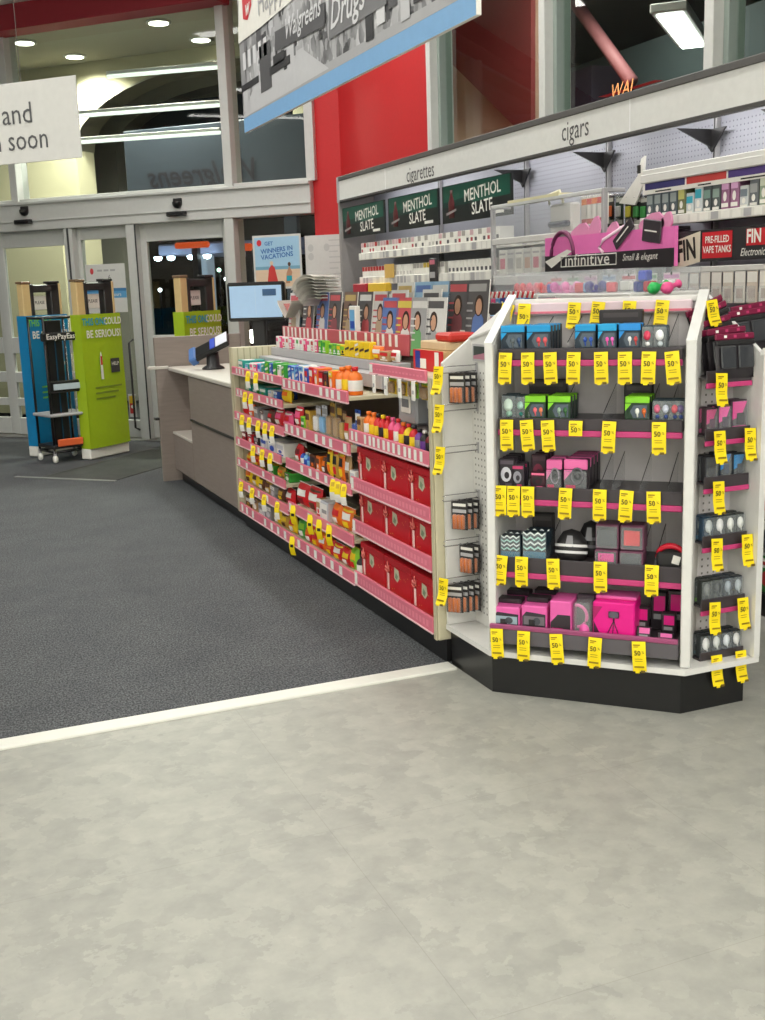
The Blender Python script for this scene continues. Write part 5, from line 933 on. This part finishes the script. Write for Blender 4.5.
RB=[(1,[((60,40,50),(90,60,80),(206,60,130),1,.045,.09,'dark and magenta'),((56,44,54),(80,70,84),(236,90,170),1,.05,.095,'pink-topped'),((60,44,56),(44,40,46),(214,44,140),1,.065,.11,'wide magenta')],'second'),
 (2,[((34,34,40),(60,60,66),(40,40,48),1,.05,.09,'black'),((36,44,56),(70,80,96),(30,120,190),1,.045,.095,'blue-edged'),((34,40,48),(60,64,72),(20,140,210),1,.05,.09,'bright blue')],'third'),
 (3,[((30,60,84),(206,214,216),(24,110,150),0,.045,.085,'dark teal with a white earbud'),((36,44,50),(240,240,240),(30,120,160),0,.045,.085,'grey with a white earbud'),((40,48,44),(236,238,232),(90,150,60),0,.042,.085,'green-grey with a white earbud'),((38,44,40),(232,234,230),(110,170,60),0,.04,.085,'green-edged with a white earbud')],'fourth'),
 (4,[((34,40,36),(120,124,122),(110,170,50),0,.045,.085,'green-edged with a dark earbud'),((34,40,38),(60,64,66),(110,170,50),0,.042,.085,'black and green'),((34,44,54),(150,160,170),(40,130,190),0,.042,.085,'blue with a grey earbud'),((34,42,52),(170,180,186),(40,130,190),0,.042,.085,'blue with a pale earbud')],'fifth'),
 (5,[((34,40,42),(236,236,236),(60,100,110),0,.045,.08,'dark with a white earbud'),((34,40,38),(232,236,232),(60,130,90),0,.042,.08,'greenish with a white earbud'),((34,42,50),(226,232,236),(40,130,190),0,.042,.08,'blue with a white earbud'),((34,42,50),(240,240,240),(70,120,160),0,.042,.08,'pale blue with a white earbud')],'lowest')]
for r_,its,nm in RB:
    tot=sum(i_[4] for i_ in its); x0,x1=FB.X(706,450),2.584-2.302; g=(x1-x0-tot)/len(its); x=x0+g/2
    for j,(a,b_,c,v,w,h,lb) in enumerate(its):
        for q in range(2): put('earphone_pack',cached(('sl',a,b_,c,v,w,h),slim(w,h,a,b_,c,v)),FB,x+w/2,.003+.038*q,zz[r_]+.0285,label='slim %s pack on the %s right-side shelf%s'%(lb,nm,'' if q==0 else ', behind its twin'),cat='pack',group='packs on the endcap right side')
        x+=max(w+g,.02)
# black pouches with dark red trim at the top of the right bay
TRM=mat('maroon_trim',(120,24,60),.35); PCH=mat('black_pouch',(40,36,40),.38); PWN=mat('pouch_window',(60,62,66),.15)
def pouchb(t):
    w,h=.16,.15
    def g(s_): return lambda u,v:((u-.5)*w,.012*(1+s_*math.sin(PI*u)**.5*math.sin(PI*min(1,v*1.05))**.5*.9 if v<.95 else 1),v*h)
    t.sheet(g(-1),8,8,PCH); t.sheet(g(1),8,3,PCH)
    t.box(-w/2,w/2,.004,.014,h*.86,h,TRM,.003)
    t.box(-w*.42,-w*.03,-.006,.002,h*.22,h*.72,PWN,.005); t.box(w*.03,w*.42,-.006,.002,h*.22,h*.72,PWN,.005)
    for k in(-.3,-.05,.25): t.fr(w*k,w*k+.012,h*.9,h*.96,.003,LBL if k==-.3 else col(190,60,110))
    t.box(-w/2,w/2,.002,.006,h*.74,h*.84,DARK,.002)
zt=zz[0]+.0285
pos=[(738,378,-.02,0,'front pouch over the top right-side shelf'),(731,372,.02,-3,'pouch just behind the front one'),(726,371,.055,-8,'third pouch of the right stack'),(721,362,.085,-14,'fourth pouch, leaning left'),
     (722,349,.12,-24,'upper left pouch tilted by the sloped white panel'),(719,343,.15,-26,'topmost left pouch beside the yellow card'),(753,352,.10,-6,'upper right pouch near the frame edge'),(756,346,.14,-8,'hindmost upper right pouch')]
for px,py,d,a,lb in pos:
    x,z=FB.at(px,py,d)
    put('black_pouch',cached('black_pouch',pouchb),FB,x,d,z,ry=R(a)*.8,rx=R(-6),label='black zip pouch with maroon trim, '+lb,cat='pouch',group='black pouches on the endcap right side')
m=MB(); m.tube([(0,.08,0),(0,-.02,0)],.002,CHROME,6)
for i,(px,py,ry_) in enumerate([(719,373,4),(717,428,1),(747.5,427,3),(716,481,3),(714.5,535,4),(744.5,532,2),(712.5,600,5),(740,597,0),(714,652,1),(738,649,1)]):
    r_=[0,1,1,2,3,3,4,4,5,5][i]; lr='left' if px<730 else 'right'
    put('sale_card',cached(('tag','r'),saletag(.106,.02 if i==0 else 0)),FB,FB.X(px,py+14,-.02),-.03,min(zz[r_]+.045,FB.Z(px,py,-.02)) ,ry=R(ry_),label='yellow 50%% card on the %s right-side lip of the endcap%s'%(nth(r_),', %s one'%lr if r_ in(1,3,4,5) else ''),cat='sale card',group='yellow cards on the endcap right side')
y_,z_=PL(711,300,2.50)
put('sale_card',cached(('tag','c'),saletag(.085,.02)),FW,2.50,y_,z_,ry=R(-6),label='yellow 50% card high beside the black pouches at the sloped white corner',cat='sale card')
# ================================================================ TOBACCO FIXTURE along the right wall (frame FX: plane x = 3.3, x runs towards the camera)
XL=0.03; XE=8.2; HZ0,HZ1=2.185,2.335
PEG=mat('grey_pegboard',(176,177,188),.5); SHW=mat('shelf_white',(214,212,208),.45); STL=mat('price_label_strip',(226,224,216),.45); DGAP=mat('shelf_underside',(70,66,66),.6)
fx=thing('tobacco_fixture','long grey and white tobacco wall fixture with a lettered header behind the counter','shelving',FX)
m=MB(); m.box(XL-.04,XL,-.01,.36,0,2.36,mat('grey_end',(150,146,144),.5),.004); part('end_panel',m,fx,'grey end panel')
def pegm():
    m=MB()
    m.box(XL,XE,.30,.32,.1,2.34,PEG)
    x=2.4
    while x<5.6:
        z=1.86
        while z<2.2:
            m.add([(x-.005,.2994,z),(x,.2994,z-.005),(x+.005,.2994,z),(x,.2994,z+.005)],[(0,1,2,3)],mat('peg_dark2',(128,128,140),.8)); z+=.0254
        x+=.0254
    return m
part('back_panel',pegm(),fx,'grey perforated back panel')
m=MB(); m.box(XL,XE,-.012,.0,HZ0,HZ1,mat('header_white',(226,226,222),.35)); m.box(XL-.02,XE,-.02,.32,HZ1,HZ1+.035,mat('header_cap',(88,86,84),.5),.004); m.box(XL-.02,XE,-.016,.02,HZ0-.02,HZ0,mat('header_edge',(70,68,66),.5),.003); m.box(XL,XE,.0,.012,HZ0-.02,HZ1,GREY)
m.box(XL-.025,XL+.02,-.022,-.0,HZ0-.02,HZ1+.03,GREY,.003)
for px in(384,629): x=FX.X(px,150,-.013); m.box(x,x+.006,-.0135,-.012,HZ0,HZ1,mat('header_joint',(245,245,245),.4))
for s_,px,py in (('cigarettes',420,176),('cigars',575,134)):
    x,z=FX.at(px,py,-.013); m.text(s_,x,z+.022,.145,-.0132,mat('header_grey_ink',(84,82,84),.5),sx=.82)
part('header',m,fx,'white header with grey lettering')
FXP=Fr(3.56,8.9,-90)
for px,py in((523,160),(605,143),(713,125),(437,180),(800,110)):
    x=FXP.X(px,py); m=MB()
    if px!=437: m.prism([(x-.012,.262,2.165),(x-.012,.06,2.165),(x-.012,.262,2.08)],(.012,0,0),DARK); m.prism([(x-.10,.262,2.165),(x+.10,.262,2.165),(x,.262,2.06)],(0,-.01,0),DARK)
    m.box(x-.012,x+.012,.27,.298,.1,2.34,GREY,.003); m.box(x-.004,x+.004,.268,.271,.2,2.34,DARK); part('upright',m,fx)
LGT=mat('unseen_tube_glow',(255,255,250),.5,emit=1.0)
for x in (1.2,3.0,4.8,6.6):  # tubes out of view, assumed behind the header and added to brighten the pegboard
    m=MB(); m.tube([(x-.8,.035,2.25),(x+.8,.035,2.25)],.013,LGT); part('unseen_tube',m,fx,'unseen tube light behind the header')
    l=bpy.data.lights.new('unseen_tube_lamp','AREA'); l.shape='RECTANGLE'; l.size=1.6; l.size_y=.03; l.energy=3.2; l.color=(1,.99,.97); o=bpy.data.objects.new('unseen_tube_lamp',l); C.objects.link(o); o.parent=fx; o.location=(x,.045,2.225); o.rotation_euler=(R(35),0,0)
# graphic panels
def menthol(w,h):
    def f(t):
        t.box(0,w,0,.012,0,h,mat('poster_black',(30,34,34),.4)); t.poly([(.02,-.0006,h*.42),(w-.02,-.0006,h*.5),(w-.02,-.0006,h-.004),(.02,-.0006,h-.004)],mat('poster_green',(22,84,68),.4)); t.poly([(.02,-.0008,h*.42),(w*.5,-.0008,h*.45),(w*.35,-.0008,h*.62),(.02,-.0008,h*.55)],mat('poster_green2',(18,54,48),.4))
        t.lathe([(0,0),(.04,0),(.045,h*.4),(.018,h*.62),(.018,h*.74),(0,h*.74)],col(96,34,40),12,M=Matrix.Translation((.14,-.001,.03)),sy=.06)
        t.text('Salem',.14,h*.3,.05,-.005,col(170,160,160),shear=.3,rot=.1) if 0 else t.poly([(.07,-.005,h*.2),(.22,-.005,h*.3),(.22,-.005,h*.36),(.07,-.005,h*.27)],col(150,140,140))
        t.text('MENTHOL',w*.6,h*.68,.105,-.0012,LBL,off=.012,rot=.05,sx=1.0); t.text('SLATE',w*.6,h*.30,.105,-.0012,LBL,off=.012,rot=.05,sx=1.0); t.fr(w*.74,w*.9,h*.08,h*.16,-.0012,LBL)
    return f
for i,(a,b_) in enumerate([(341,383),(387,437),(441,510)]):
    x0=FX.X(a,230); x1=FX.X(b_,225); put('menthol_panel',cached(('mp',i),menthol(x1-x0,.24)),FX,x0,.014,1.88,label='dark green MENTHOL SLATE panel under the header, %s of three'%['farthest','middle','nearest'][i],cat='sign',group='graphic panels under the header')
# shelves with price strips
FS_={}
def fshelf(nm,x0,x1,z0,z1,y=.0,lab='grey-white shelf'):
    m=MB(); m.box(x0,x1,y,.298,z1-.025,z1-.012,DGAP); s_=part('shelf',m,fx,lab); m=MB(); m.box(x0,x1,y-.012,y,z0,z1,STL,.003)
    rng=random.Random(int(z0*1000)); x=x0+.02
    while x<x1-.06: w_=.035+.03*rng.random(); m.fr(x,x+w_,z0+.006,z1-.006,y-.0125,rng.choice([LBL,SHW,GREY,LBL])); x+=w_+.018
    part('price_strip',m,s_); FS_[nm]=(z1-.012,y)
xa_=FX.X(360,255); xm_=FX.X(640,225); xz=XE
fshelf('a',xa_,xm_,1.69,1.745,.0); fshelf('b',xa_,xm_,1.50,1.56,.0); fshelf('c',xa_,xm_,1.30,1.345,.0)
x0v=FX.X(652,215)
m=MB(); m.box(x0v,xz,-.06,.29,FX.Z(690,169,-.06)+.0,FX.Z(690,169,-.06)+.03,WHITE,.004); m.box(x0v,xz,-.07,-.06,FX.Z(690,176,-.07),FX.Z(690,167,-.07),WHITE,.003); part('valance',m,fx,'white valance')
m=MB(); za=FX.Z(690,184,-.05); zb=FX.Z(690,176,-.05); m.box(x0v,xz,-.055,-.05,za-.02,zb,LBL)
x=x0v+.02
for w_,c in((.30,(66,62,120)),(.27,(204,70,66)),(.4,(84,64,130)),(.7,(60,56,110)),(.5,(204,70,66)),(2,(84,64,130))): m.fr(x,min(x+w_,xz),za,zb-.004,-.0556,col(*c)); m.fr(x+.08,min(x+w_-.1,xz),za-.014,za-.008,-.0556,INK); x+=w_+.012
part('sign_band',m,fx,'purple and red sign band')
fshelf('v',x0v,xz,FX.Z(690,223,-.06),FX.Z(690,213,-.06),-.06); fshelf('w',FX.X(686,300),xz,FX.Z(730,301,-.06),FX.Z(730,292,-.06),-.06)
for z in(1.05,.72,.4): fshelf('low',3.0,xz,z,z+.04,0)
m=MB(); m.box(3.0,XE,.02,.3,0,.1,BLACK); m.box(XL,3.0,.02,.3,0,.9,GREY); part('base',m,fx,'black base')
# cigarette packs: individual, in rows on the two left shelves
def cig(c1,c2,c3):
    def f(t): w,h=.052,.088; t.box(-w/2,w/2,0,.10,0,h,LBL,.002); t.fr(-w/2+.001,w/2-.001,h*.62,h*.99,-.0005,c1); t.fr(-w*.3,w*.3,h*.2,h*.46,-.0005,c2); t.fr(-w*.42,w*.42,h*.06,h*.1,-.0005,c3)
    return f
CP_=[('red-topped white',col(186,50,54),LBL,GREY),('white',LBL,col(200,196,190),GREY),('grey and white',col(170,166,160),LBL,col(140,60,64)),('gold-topped white',col(206,178,70),LBL,GREY),('white with dark print',LBL,col(90,88,92),LBL),('white with grey top',col(150,148,150),LBL,GREY),('pale pink and white',col(214,180,184),col(176,70,80),GREY)]
def packs(sh,x0,x1,st,pick,nm,h0=0):
    z,y=FS_[sh]; x=x0; i=0
    while x<x1:
        k=pick(x,i); n_,a,b_,c=CP_[k]
        put('cigarette_pack',cached(('cig',k),cig(a,b_,c)),FX,x,y+.006,z+.0005,label='%s cigarette pack, %s, %s from far end'%(n_,nm,nth(i) if i<39 else 'number %d'%(i+1)),cat='cigarette pack',group='cigarette packs on the '+nm)
        x+=st; i+=1
r_=random.Random(5)
packs('a',xa_+.04,FX.X(498,240),.058,lambda x,i:[6,0,2,6][i%4] if i<14 else r_.choice([2,1,3] if i in(22,23) else [2,4,2,6]),'upper shelf')
packs('b',xa_+.05,FX.X(412,270),.058,lambda x,i:0 if i<9 else (1 if i<17 else 1),'middle shelf')
packs('b',FX.X(414,270),FX.X(444,270),.058,lambda x,i:[2,2,2,3,3,3,3][i%7],'middle shelf second run')
packs('b',FX.X(449,270),FX.X(492,268),.058,lambda x,i:4,'middle shelf third run'); packs('c',xa_+.1,FX.X(500,290),.06,lambda x,i:[6,2,6,0][i%4],'lower shelf')
x,z=FX.at(434,262,-.02); m=MB(); m.box(-.055,.055,-.02,.0,0,.19,mat('black_dispenser',(52,50,52),.4),.006); m.fr(-.04,.04,.15,.18,-.0205,col(200,110,130)); m.fr(-.04,.04,.06,.1,-.0205,GREY); put('pack_dispenser',m.mesh('pack_dispenser'),FX,x,-.014,1.47,label='dark narrow sign box hanging over the middle cigarette shelf',cat='sign') 
x,z=FX.at(389,275,-.02); m=MB(); m.box(-.09,.09,0,.004,0,.10,mat('yellow_shelf_card',(214,176,96),.5)); put('shelf_card',m.mesh('shelf_card'),FX,x,-.018,1.545,label='plain tan card standing on the middle cigarette shelf',cat='card')
for nm,px0,px1,c in(('red',354,367,(176,40,60)),('yellow',369,386,(232,190,60))):
    x0,z=FX.at(px0,287,-.05); x1,_=FX.at(px1,287,-.05); m=MB(); m.box(x0,x1,-.06,-.0,1.44,1.44+.07,col(*c),.006); m.box(x0+.03,x1-.03,-.05,-.02,1.35,1.44,DARK); put('carton_box',m.mesh('carton_box'),FX,0,0,0,label='small %s box at the far foot of the cigarette shelves'%nm,cat='box')
# clear acrylic case with frame
ca=thing('acrylic_case','clear acrylic display case with a grey frame in front of the cigar pegboard','display case',FX)
cx0=FX.X(493,240,-.14); cx1=FX.X(604,215,-.14); c0,c1=1.47,1.925
for x in(cx0,cx1): m=MB(); m.box(x-.012,x+.012,-.15,-.125,c0,c1,GREY,.003); m.box(x-.008,x+.008,-.125,-.02,c1-.02,c1,GREY,.003); part('frame_post',m,ca)
m=MB(); m.box(cx0,cx1,-.15,-.125,c1-.02,c1,mat('clear_edge',(214,216,214),.3),.003); m.box(cx0,cx1,-.15,-.125,1.70,1.735,SHW,.003); m.box(cx0,cx1,-.15,-.02,c0,c0+.05,SHW,.003); part('frame_rail',m,ca)
m=MB(); m.box(cx0,cx1,-.146,-.144,c0+.05,c1-.02,mat('case_clear',(236,240,240),.1,alpha=.13)); part('pane',m,ca); m=MB(); m.box(cx0+.2,cx0+.75,-.15,-.02,c1-.004,c1+.012,mat('cream_card',(226,220,180),.5)); part('top_card',m,ca)
def white_pack(i):
    cc=[(LBL,col(226,130,150)),(SHW,GREY),(LBL,col(200,196,190)),(SHW,col(206,170,150))][i]
    def f(t): t.box(-.045,.045,0,.09,0,.15,cc[0],.003); t.fr(-.03,.03,.04,.1,-.0005,cc[1]); t.fr(-.035,.035,.12,.13,-.0005,GREY)
    return f
for i in range(11): put('boxed_cigars',cached(('wp',i%4),white_pack(i%4)),FX,cx0+.06+i*(cx1-cx0-.1)/11,-.11+.0,c0+.051,label='white cigar box inside the clear acrylic case, %s from far end'%nth(i),cat='box',group='white boxes in the acrylic case')
# hanging gift cards / packs to the right of the case
gx0=FX.X(577,215,-.03); gx1=FX.X(603,212,-.03)
for i in range(5):
    a=gx0+i*(gx1-gx0)/5+.04; t=MB(); w,h=.06,.15; t.box(-w/2,w/2,0,.003,-h,0,LBL,.001); t.fr(-w*.4,w*.4,-h*.3,-h*.1,-.0006,[col(236,130,50),col(214,60,50)][i%2]); t.fr(-w*.4,w*.4,-h*.95,-h*.78,-.0006,col(190,70,60)); t.tube([(0,.3,-.006),(0,-.02,-.006)],.002,CHROME,5)
    put('hanging_card',t.mesh('hanging_card'),FX,a,-.012,1.915,label='white hanging card with orange-red print, %s from the clear case'%nth(i),cat='card',group='hanging cards beside the case')
t=MB(); x,z=FX.at(558,205,-.12); t.box(-.12,.1,.0,.06,0,.15,SHW,.01); t.box(-.1,.09,-.03,.05,.03,.06,mat('navy_device',(60,66,90),.3),.01); t.tube([(-.12,0,.15),(-.12,-.01,.2),(.0,-.01,.215),(.02,0,.15)],.008,col(226,220,190),6); put('white_dispenser',t.mesh('white_dispenser'),FX,x,-.12+.02,1.736,label='white plastic dispenser with a dark band on the clear case shelf',cat='dispenser')
# pegged lighters and tools, dark with green
pk=[(603,0),(612,1),(621,2),(631,3),(639,4),(646,0)]
for i,(px,c) in enumerate(pk):
    for j in range(3):
        x,z=FX.at(px,196+22*j,.12); a=[(34,36,36),(46,44,44),(38,60,44),(60,54,40),(40,40,44)][(c+j)%5]; b_=[(60,150,70),(206,196,60),(220,110,60),(60,140,70),(200,200,196)][(c*2+j)%5]
        t=MB(); t.box(-.035,.035,0,.004,-.12,0,col(*a),.001); t.box(-.02,.02,-.014,0,-.105,-.05,col(*b_),.004); t.fr(-.028,.028,-.03,-.01,-.0006,col(190,190,180)); t.tube([(0,.17,-.006),(0,-.02,-.006)],.002,CHROME,5)
        put('pegged_pack',t.mesh('pegged_pack'),FX,x,.11,z,label='dark pegged pack right of the hanging cards, %s column, %s row'%(nth(i),nth(j)),cat='pack',group='dark pegged packs on the cigar pegboard')
t=MB(); x,z=FX.at(622,180,0); t.prism([(-.16,.001,-.1),(.0,.001,.02),(.03,.001,.1),(.06,.001,.11),(.05,.001,-.02),(-.02,.001,-.12)],(0,.01,0),LBL); t.fr(-.0,.03,.03,.07,-.001,INK); put('white_header_card',t.mesh('white_header_card'),FX,x,.09,z,label='pointed white header card over the dark pegged packs',cat='card')
# pink vape sign with cut-out silhouettes
FY=Fr(3.14,8.9,-90); x0,z1=FY.at(545,237,0); x1,z0=FY.at(674,264,0); x0,z0=x0,1.535; W_=x1-x0; H_=FY.Z(611,232)-z0
t=MB(); t.box(0,W_,0,.02,0,H_,mat('sign_pink',(238,120,190),.4)); t.fr(0,W_,0,H_*.46,-.0006,mat('sign_black',(46,42,46),.35)); t.poly([(0,-.001,H_*.3),(W_*.2,-.001,H_*.62),(W_*.24,-.001,H_*.56),(W_*.06,-.001,H_*.1)],LBL)
t.tube([(W_*.16+.11*math.cos(a),-.002,H_*.45+.12*math.sin(a)) for a in [PI*i/12 for i in range(13)]],.012,mat('sign_plum',(120,50,90),.4),6)
t.tube([(W_*.15,-.003,H_*.12),(W_*.15,-.003,H_*.42),(W_*.6,-.003,H_*.42),(W_*.6,-.003,H_*.12),(W_*.15,-.003,H_*.12)],.003,LBL,5)
t.text('infinitive',W_*.375,H_*.28,.085,-.009,LBL,off=.006,sx=1.35,sp=1.05); t.text('Small & elegant',W_*.77,H_*.28,.045,-.004,LBL,shear=.3)
t.tube([(W_*.5,-.004,H_*.46),(W_*.47,-.004,H_*.6),(W_*.5,-.004,H_*.8),(W_*.66,-.004,H_*1.12)],.008,mat('ribbon_white_pink',(246,214,230),.4),6)
s_=put('vape_sign',t.mesh('vape_sign'),FY,x0,0,z0,label='pink and black sign with cut-out pink shapes above the toys',cat='sign')
for cx,cz,sx_,sz in((.3,1.02,.09,.05),(.42,1.1,.05,.06),(.56,1.02,.05,.04),(.84,1.08,.10,.05),(.94,1.12,.04,.04)):
    t=MB(); t.prism([(W_*cx+sx_*math.cos(2*PI*i/12),.004,H_*cz+sz*math.sin(2*PI*i/12)*(1+.3*math.sin(i))) for i in range(12)],(0,.010,0),mat('cut_pink',(230,150,190),.45))
    part('cut_out',t,s_,'pale pink cut-out shape')
for cx,a in((.66,R(35)),(.86,R(-8))):
    t=MB(); w_=.09 if cx<.8 else .07; Mx=Matrix.Translation((W_*cx,-.008,H_*.92))@Matrix.Rotation(-a,4,'Y'); t.box(-w_,w_,-.004,.004,-.028 if cx<.8 else -.05,.028 if cx<.8 else .05,mat('sign_charcoal',(60,54,60),.3),.02,M=Mx); t.box(-w_*.7,w_*.6,-.006,-.004,-.003,.003,LBL,0,M=Mx); part('device_picture',t,s_,'charcoal device picture')
m=MB(); 
for x in(.1,W_-.1): m.box(x-.006,x+.006,.02,.028,-.12,H_*.8,CLEAR)
part('stay',m,s_,'clear stays'); 
# vape shelf: cartons, FIN sign, hanging packs
z,y=FS_['v']; x=x0v+.05; i=0
VC=[((70,84,92),(150,160,160),'slate')]*4+[((110,116,70),(200,200,120),'olive'),((226,232,232),(60,170,190),'white and aqua'),((226,232,232),(60,170,190),'white and aqua'),((60,70,74),(120,150,140),'dark slate'),((70,80,80),(140,160,150),'grey-green'),((150,90,130),(210,160,200),'mauve'),((160,100,140),(220,170,210),'mauve'),((220,224,224),(120,130,140),'white'),((90,96,100),(160,160,160),'grey'),((150,170,140),(214,220,200),'sage'),((80,60,60),(190,90,80),'brown-red'),((206,110,110),(236,220,220),'rose'),((90,70,110),(180,160,200),'violet')]
while x<xz-.3 and i<34:
    a,b_,n_=VC[i%len(VC)]; h=[.13,.13,.13,.13,.14,.10,.13,.12,.12,.17,.17,.10,.12,.16,.13,.14,.12][i%17]; w_=.052
    put('vape_carton',cached(('vc',i%17),carton(w_,.12,h,col(*[int(v*.8+30) for v in a]),col(*b_),LBL,0)),FX,x,y+.01,z+.0005,label='%s carton on the shelf under the white valance, %s from far end'%(n_,nth(i)),cat='carton',group='cartons under the white valance'); x+=w_+.008; i+=1
FZ=Fr(3.2,8.9,-90); x0,_=FZ.at(678,250); z0=FZ.Z(720,261)-.0; z1=FZ.Z(720,229)
t=MB(); xx=xz-x0; t.box(0,xx,0,.02,z0,z1,mat('fin_black',(44,42,44),.4)); t.fr(.0,.04,z0+.0,z1,-.0006,mat('fin_red',(206,34,44),.4))
hh=z1-z0; X_=lambda p:FZ.X(p,248)-x0
t.poly([(X_(678),-.001,z0-hh*.25),(X_(706),-.001,z0+.0),(X_(706),-.001,z1-hh*.02),(X_(678),-.001,z1-hh*.3)],mat('fin_cream',(222,210,190),.5))
t.text('FIN',X_(692.5),(z0+z1)/2-hh*.13,.125,-.003,INK,off=.03,rot=.12,sx=.72)
t.fr(X_(708),X_(738),z0+hh*.1,z1-hh*.08,-.001,MT['fin_red']); t.text('PRE-FILLED',X_(723),z1-hh*.33,.04,-.003,LBL,off=.02,sx=.8); t.text('VAPE TANKS',X_(723),z0+hh*.36,.04,-.003,LBL,off=.02,sx=.8)
t.fr(X_(752),X_(775),z0+hh*.42,z1-hh*.08,-.001,MT['fin_red']); t.text('FIN',X_(760),z0+hh*.68,.075,-.003,LBL,off=.03,sx=.8); t.text('Electronic cig',X_(763),z0+hh*.22,.045,-.003,LBL,shear=.3,sx=.8)
put('fin_sign',t.mesh('fin_sign'),FZ,x0,-.03,0,label='black and red FIN sign strip on the shelf right of the pink sign',cat='sign')
m=MB(); m.box(x0,xz,-.03,.03,z0-.045,z0-.02,SHW,.003); part('shelf',m,fx,'white peg rail',x=0,y=-.10)
for i in range(15):
    x=x0+.02+i*.075; c=[(214,204,190),(220,214,206),(206,190,176),(226,220,212),(214,206,198)][i%5]; rd=i>8
    def f(t,c=c,rd=rd): t.box(-.032,.032,0,.003,-.13,0,col(*c),.001); t.fr(-.03,.03,-.045,-.004,-.0006,col(206,40,46) if rd else col(236,232,224)); t.box(-.024,.024,-.012,0,-.125,-.06,CLEAR,.003); t.fr(-.02,.02,-.11,-.07,-.0007,col(150,150,160) if rd else col(186,168,160))
    put('hanging_vape_pack',cached(('hv',i%5,rd),f),FZ,x,-.04,z0-.046,rz=R(0),label='%s hanging pack below the FIN sign, %s from far end'%('red-topped' if rd else 'cream',nth(i)),cat='pack',group='hanging packs below the FIN sign')
# goods low on the near part of the fixture, seen right of the endcap
for j,z in enumerate([.72+.0285,.4+.0285,1.05+.0285,.1005]):
    for i in range(9):
        a=[(220,90,40),(60,130,60),(200,40,50),(240,200,40),(60,90,170),(226,226,220)][(i*2+j)%6]; n_=['orange','green','red','yellow','blue','white'][(i*2+j)%6]
        put('snack_carton',cached(('lo',a),carton(.10,.12,.16,col(*a),LBL,col(200,60,60),1)),FX,4.2+i*.115,.04,z,label='%s carton low on the tobacco fixture, %s shelf, %s from far end'%(n_,['third','second','top','bottom'][j],nth(i)),cat='carton',group='cartons low on the near fixture')
# ================================================================ TOY TRAY behind the endcap
FT2=Fr(2.72,5.0,-90)
t=thing('toy_table','white table unit with a clear bin tray behind the endcap','table',FT2)
m=MB(); m.box(.0,1.15,-.05,.28,.0,1.41,SHW,.006); part('body',m,t); m=MB(); m.box(-.02,1.17,-.07,.30,1.41,1.43,WHITE,.004); part('top',m,t)
for i in range(6): m=MB(); m.box(i*.23-.001,i*.23+.001,-.06,.28,1.431,1.53,CLR2); part('bin_divider',m,t)
m=MB(); m.box(-.01,1.16,-.066,-.063,1.431,1.53,CLR2); m.box(-.01,1.16,.28,.283,1.431,1.53,CLR2); part('bin_front',m,t)
def cubet(c):
    def f(t): t.box(-.022,.022,-.022,.022,0,.044,col(*c),.006); t.box(-.018,.018,-.0235,-.022,.006,.038,col(*[min(255,v+30) for v in c]),.002)
    return f
def bulb(c):
    def f(t): t.lathe([(0,0),(.016,.002),(.026,.02),(.02,.04),(.010,.052),(.010,.085),(.018,.092),(0,.096)],col(*c,rough=.3),14,M=Matrix.Rotation(R(78),4,'Y')@Matrix.Translation((-.02,0,-.04)))
    return f
def bow(c):
    def f(t):
        for s_ in(-1,1): t.lathe([(0,-.004),(.02,.0),(.026,.018),(.014,.034),(0,.036)],col(*c,rough=.35),10,M=Matrix.Translation((s_*.016,0,.022))@Matrix.Rotation(R(s_*70),4,'Y'),sy=.6)
        t.lathe([(0,.0),(.010,.006),(.010,.03),(0,.036)],col(*c,rough=.35),8); t.box(-.03,.03,-.01,.01,0,.012,col(*c),.004)
    return f
TY=[(520,bow,(226,50,60),'red bow'),(533,bow,(236,110,130),'small pink bow'),(545,bow,(226,50,60),'second red bow'),(553,cubet,(44,52,150),'navy cube'),(560,bow,(226,90,180),'magenta bow'),(571,bow,(240,150,200),'pale pink bow'),(580,cubet,(206,50,56),'red cube with a white side'),(588,cubet,(120,160,196),'light blue cube'),(596,bow,(66,60,140),'violet bow'),(612,cubet,(206,40,56),'tilted red cube'),(640,cubet,(44,50,140),'lower navy cube'),(650,cubet,(196,36,60),'crimson cube'),(668,bulb,(40,190,90),'green bulb-shaped toy'),(681,bulb,(240,90,150),'pink bulb-shaped toy')]
for i,(px,fn,c,n_) in enumerate(TY):
    x=FT2.X(px,293,.08); put('small_toy',cached(('ty',fn.__name__,c),fn(c)),FT2,x,.03 if fn is bulb else .08,1.4315,rz=R(45 if i==9 else 8*i),label=n_+' in the clear tray behind the endcap top',cat='toy',group='small toys in the clear tray')
x=FT2.X(645,293,.08); put('small_toy',cached(('ty','cubet',(40,60,180)),cubet((40,60,180))),FT2,x,.08,1.4762,rz=.3,label='blue cube stacked on the navy and crimson cubes',cat='toy',group='small toys in the clear tray')
for i in range(7):
    a,b_=[((214,204,206),(200,80,90)),((206,214,206),(120,160,130)),((220,200,210),(200,150,190)),((196,206,220),(120,150,190))][i%4]
    put('hanging_bag',cached(('hb',a),blister(.11,.04,.075,col(*a),col(*b_),LBL)),FT2,.10+i*.155,.20,1.4315,label='pale clear-fronted bag standing at the back of the toy tray, %s from far end'%nth(i),cat='bag',group='pale bags behind the toys')
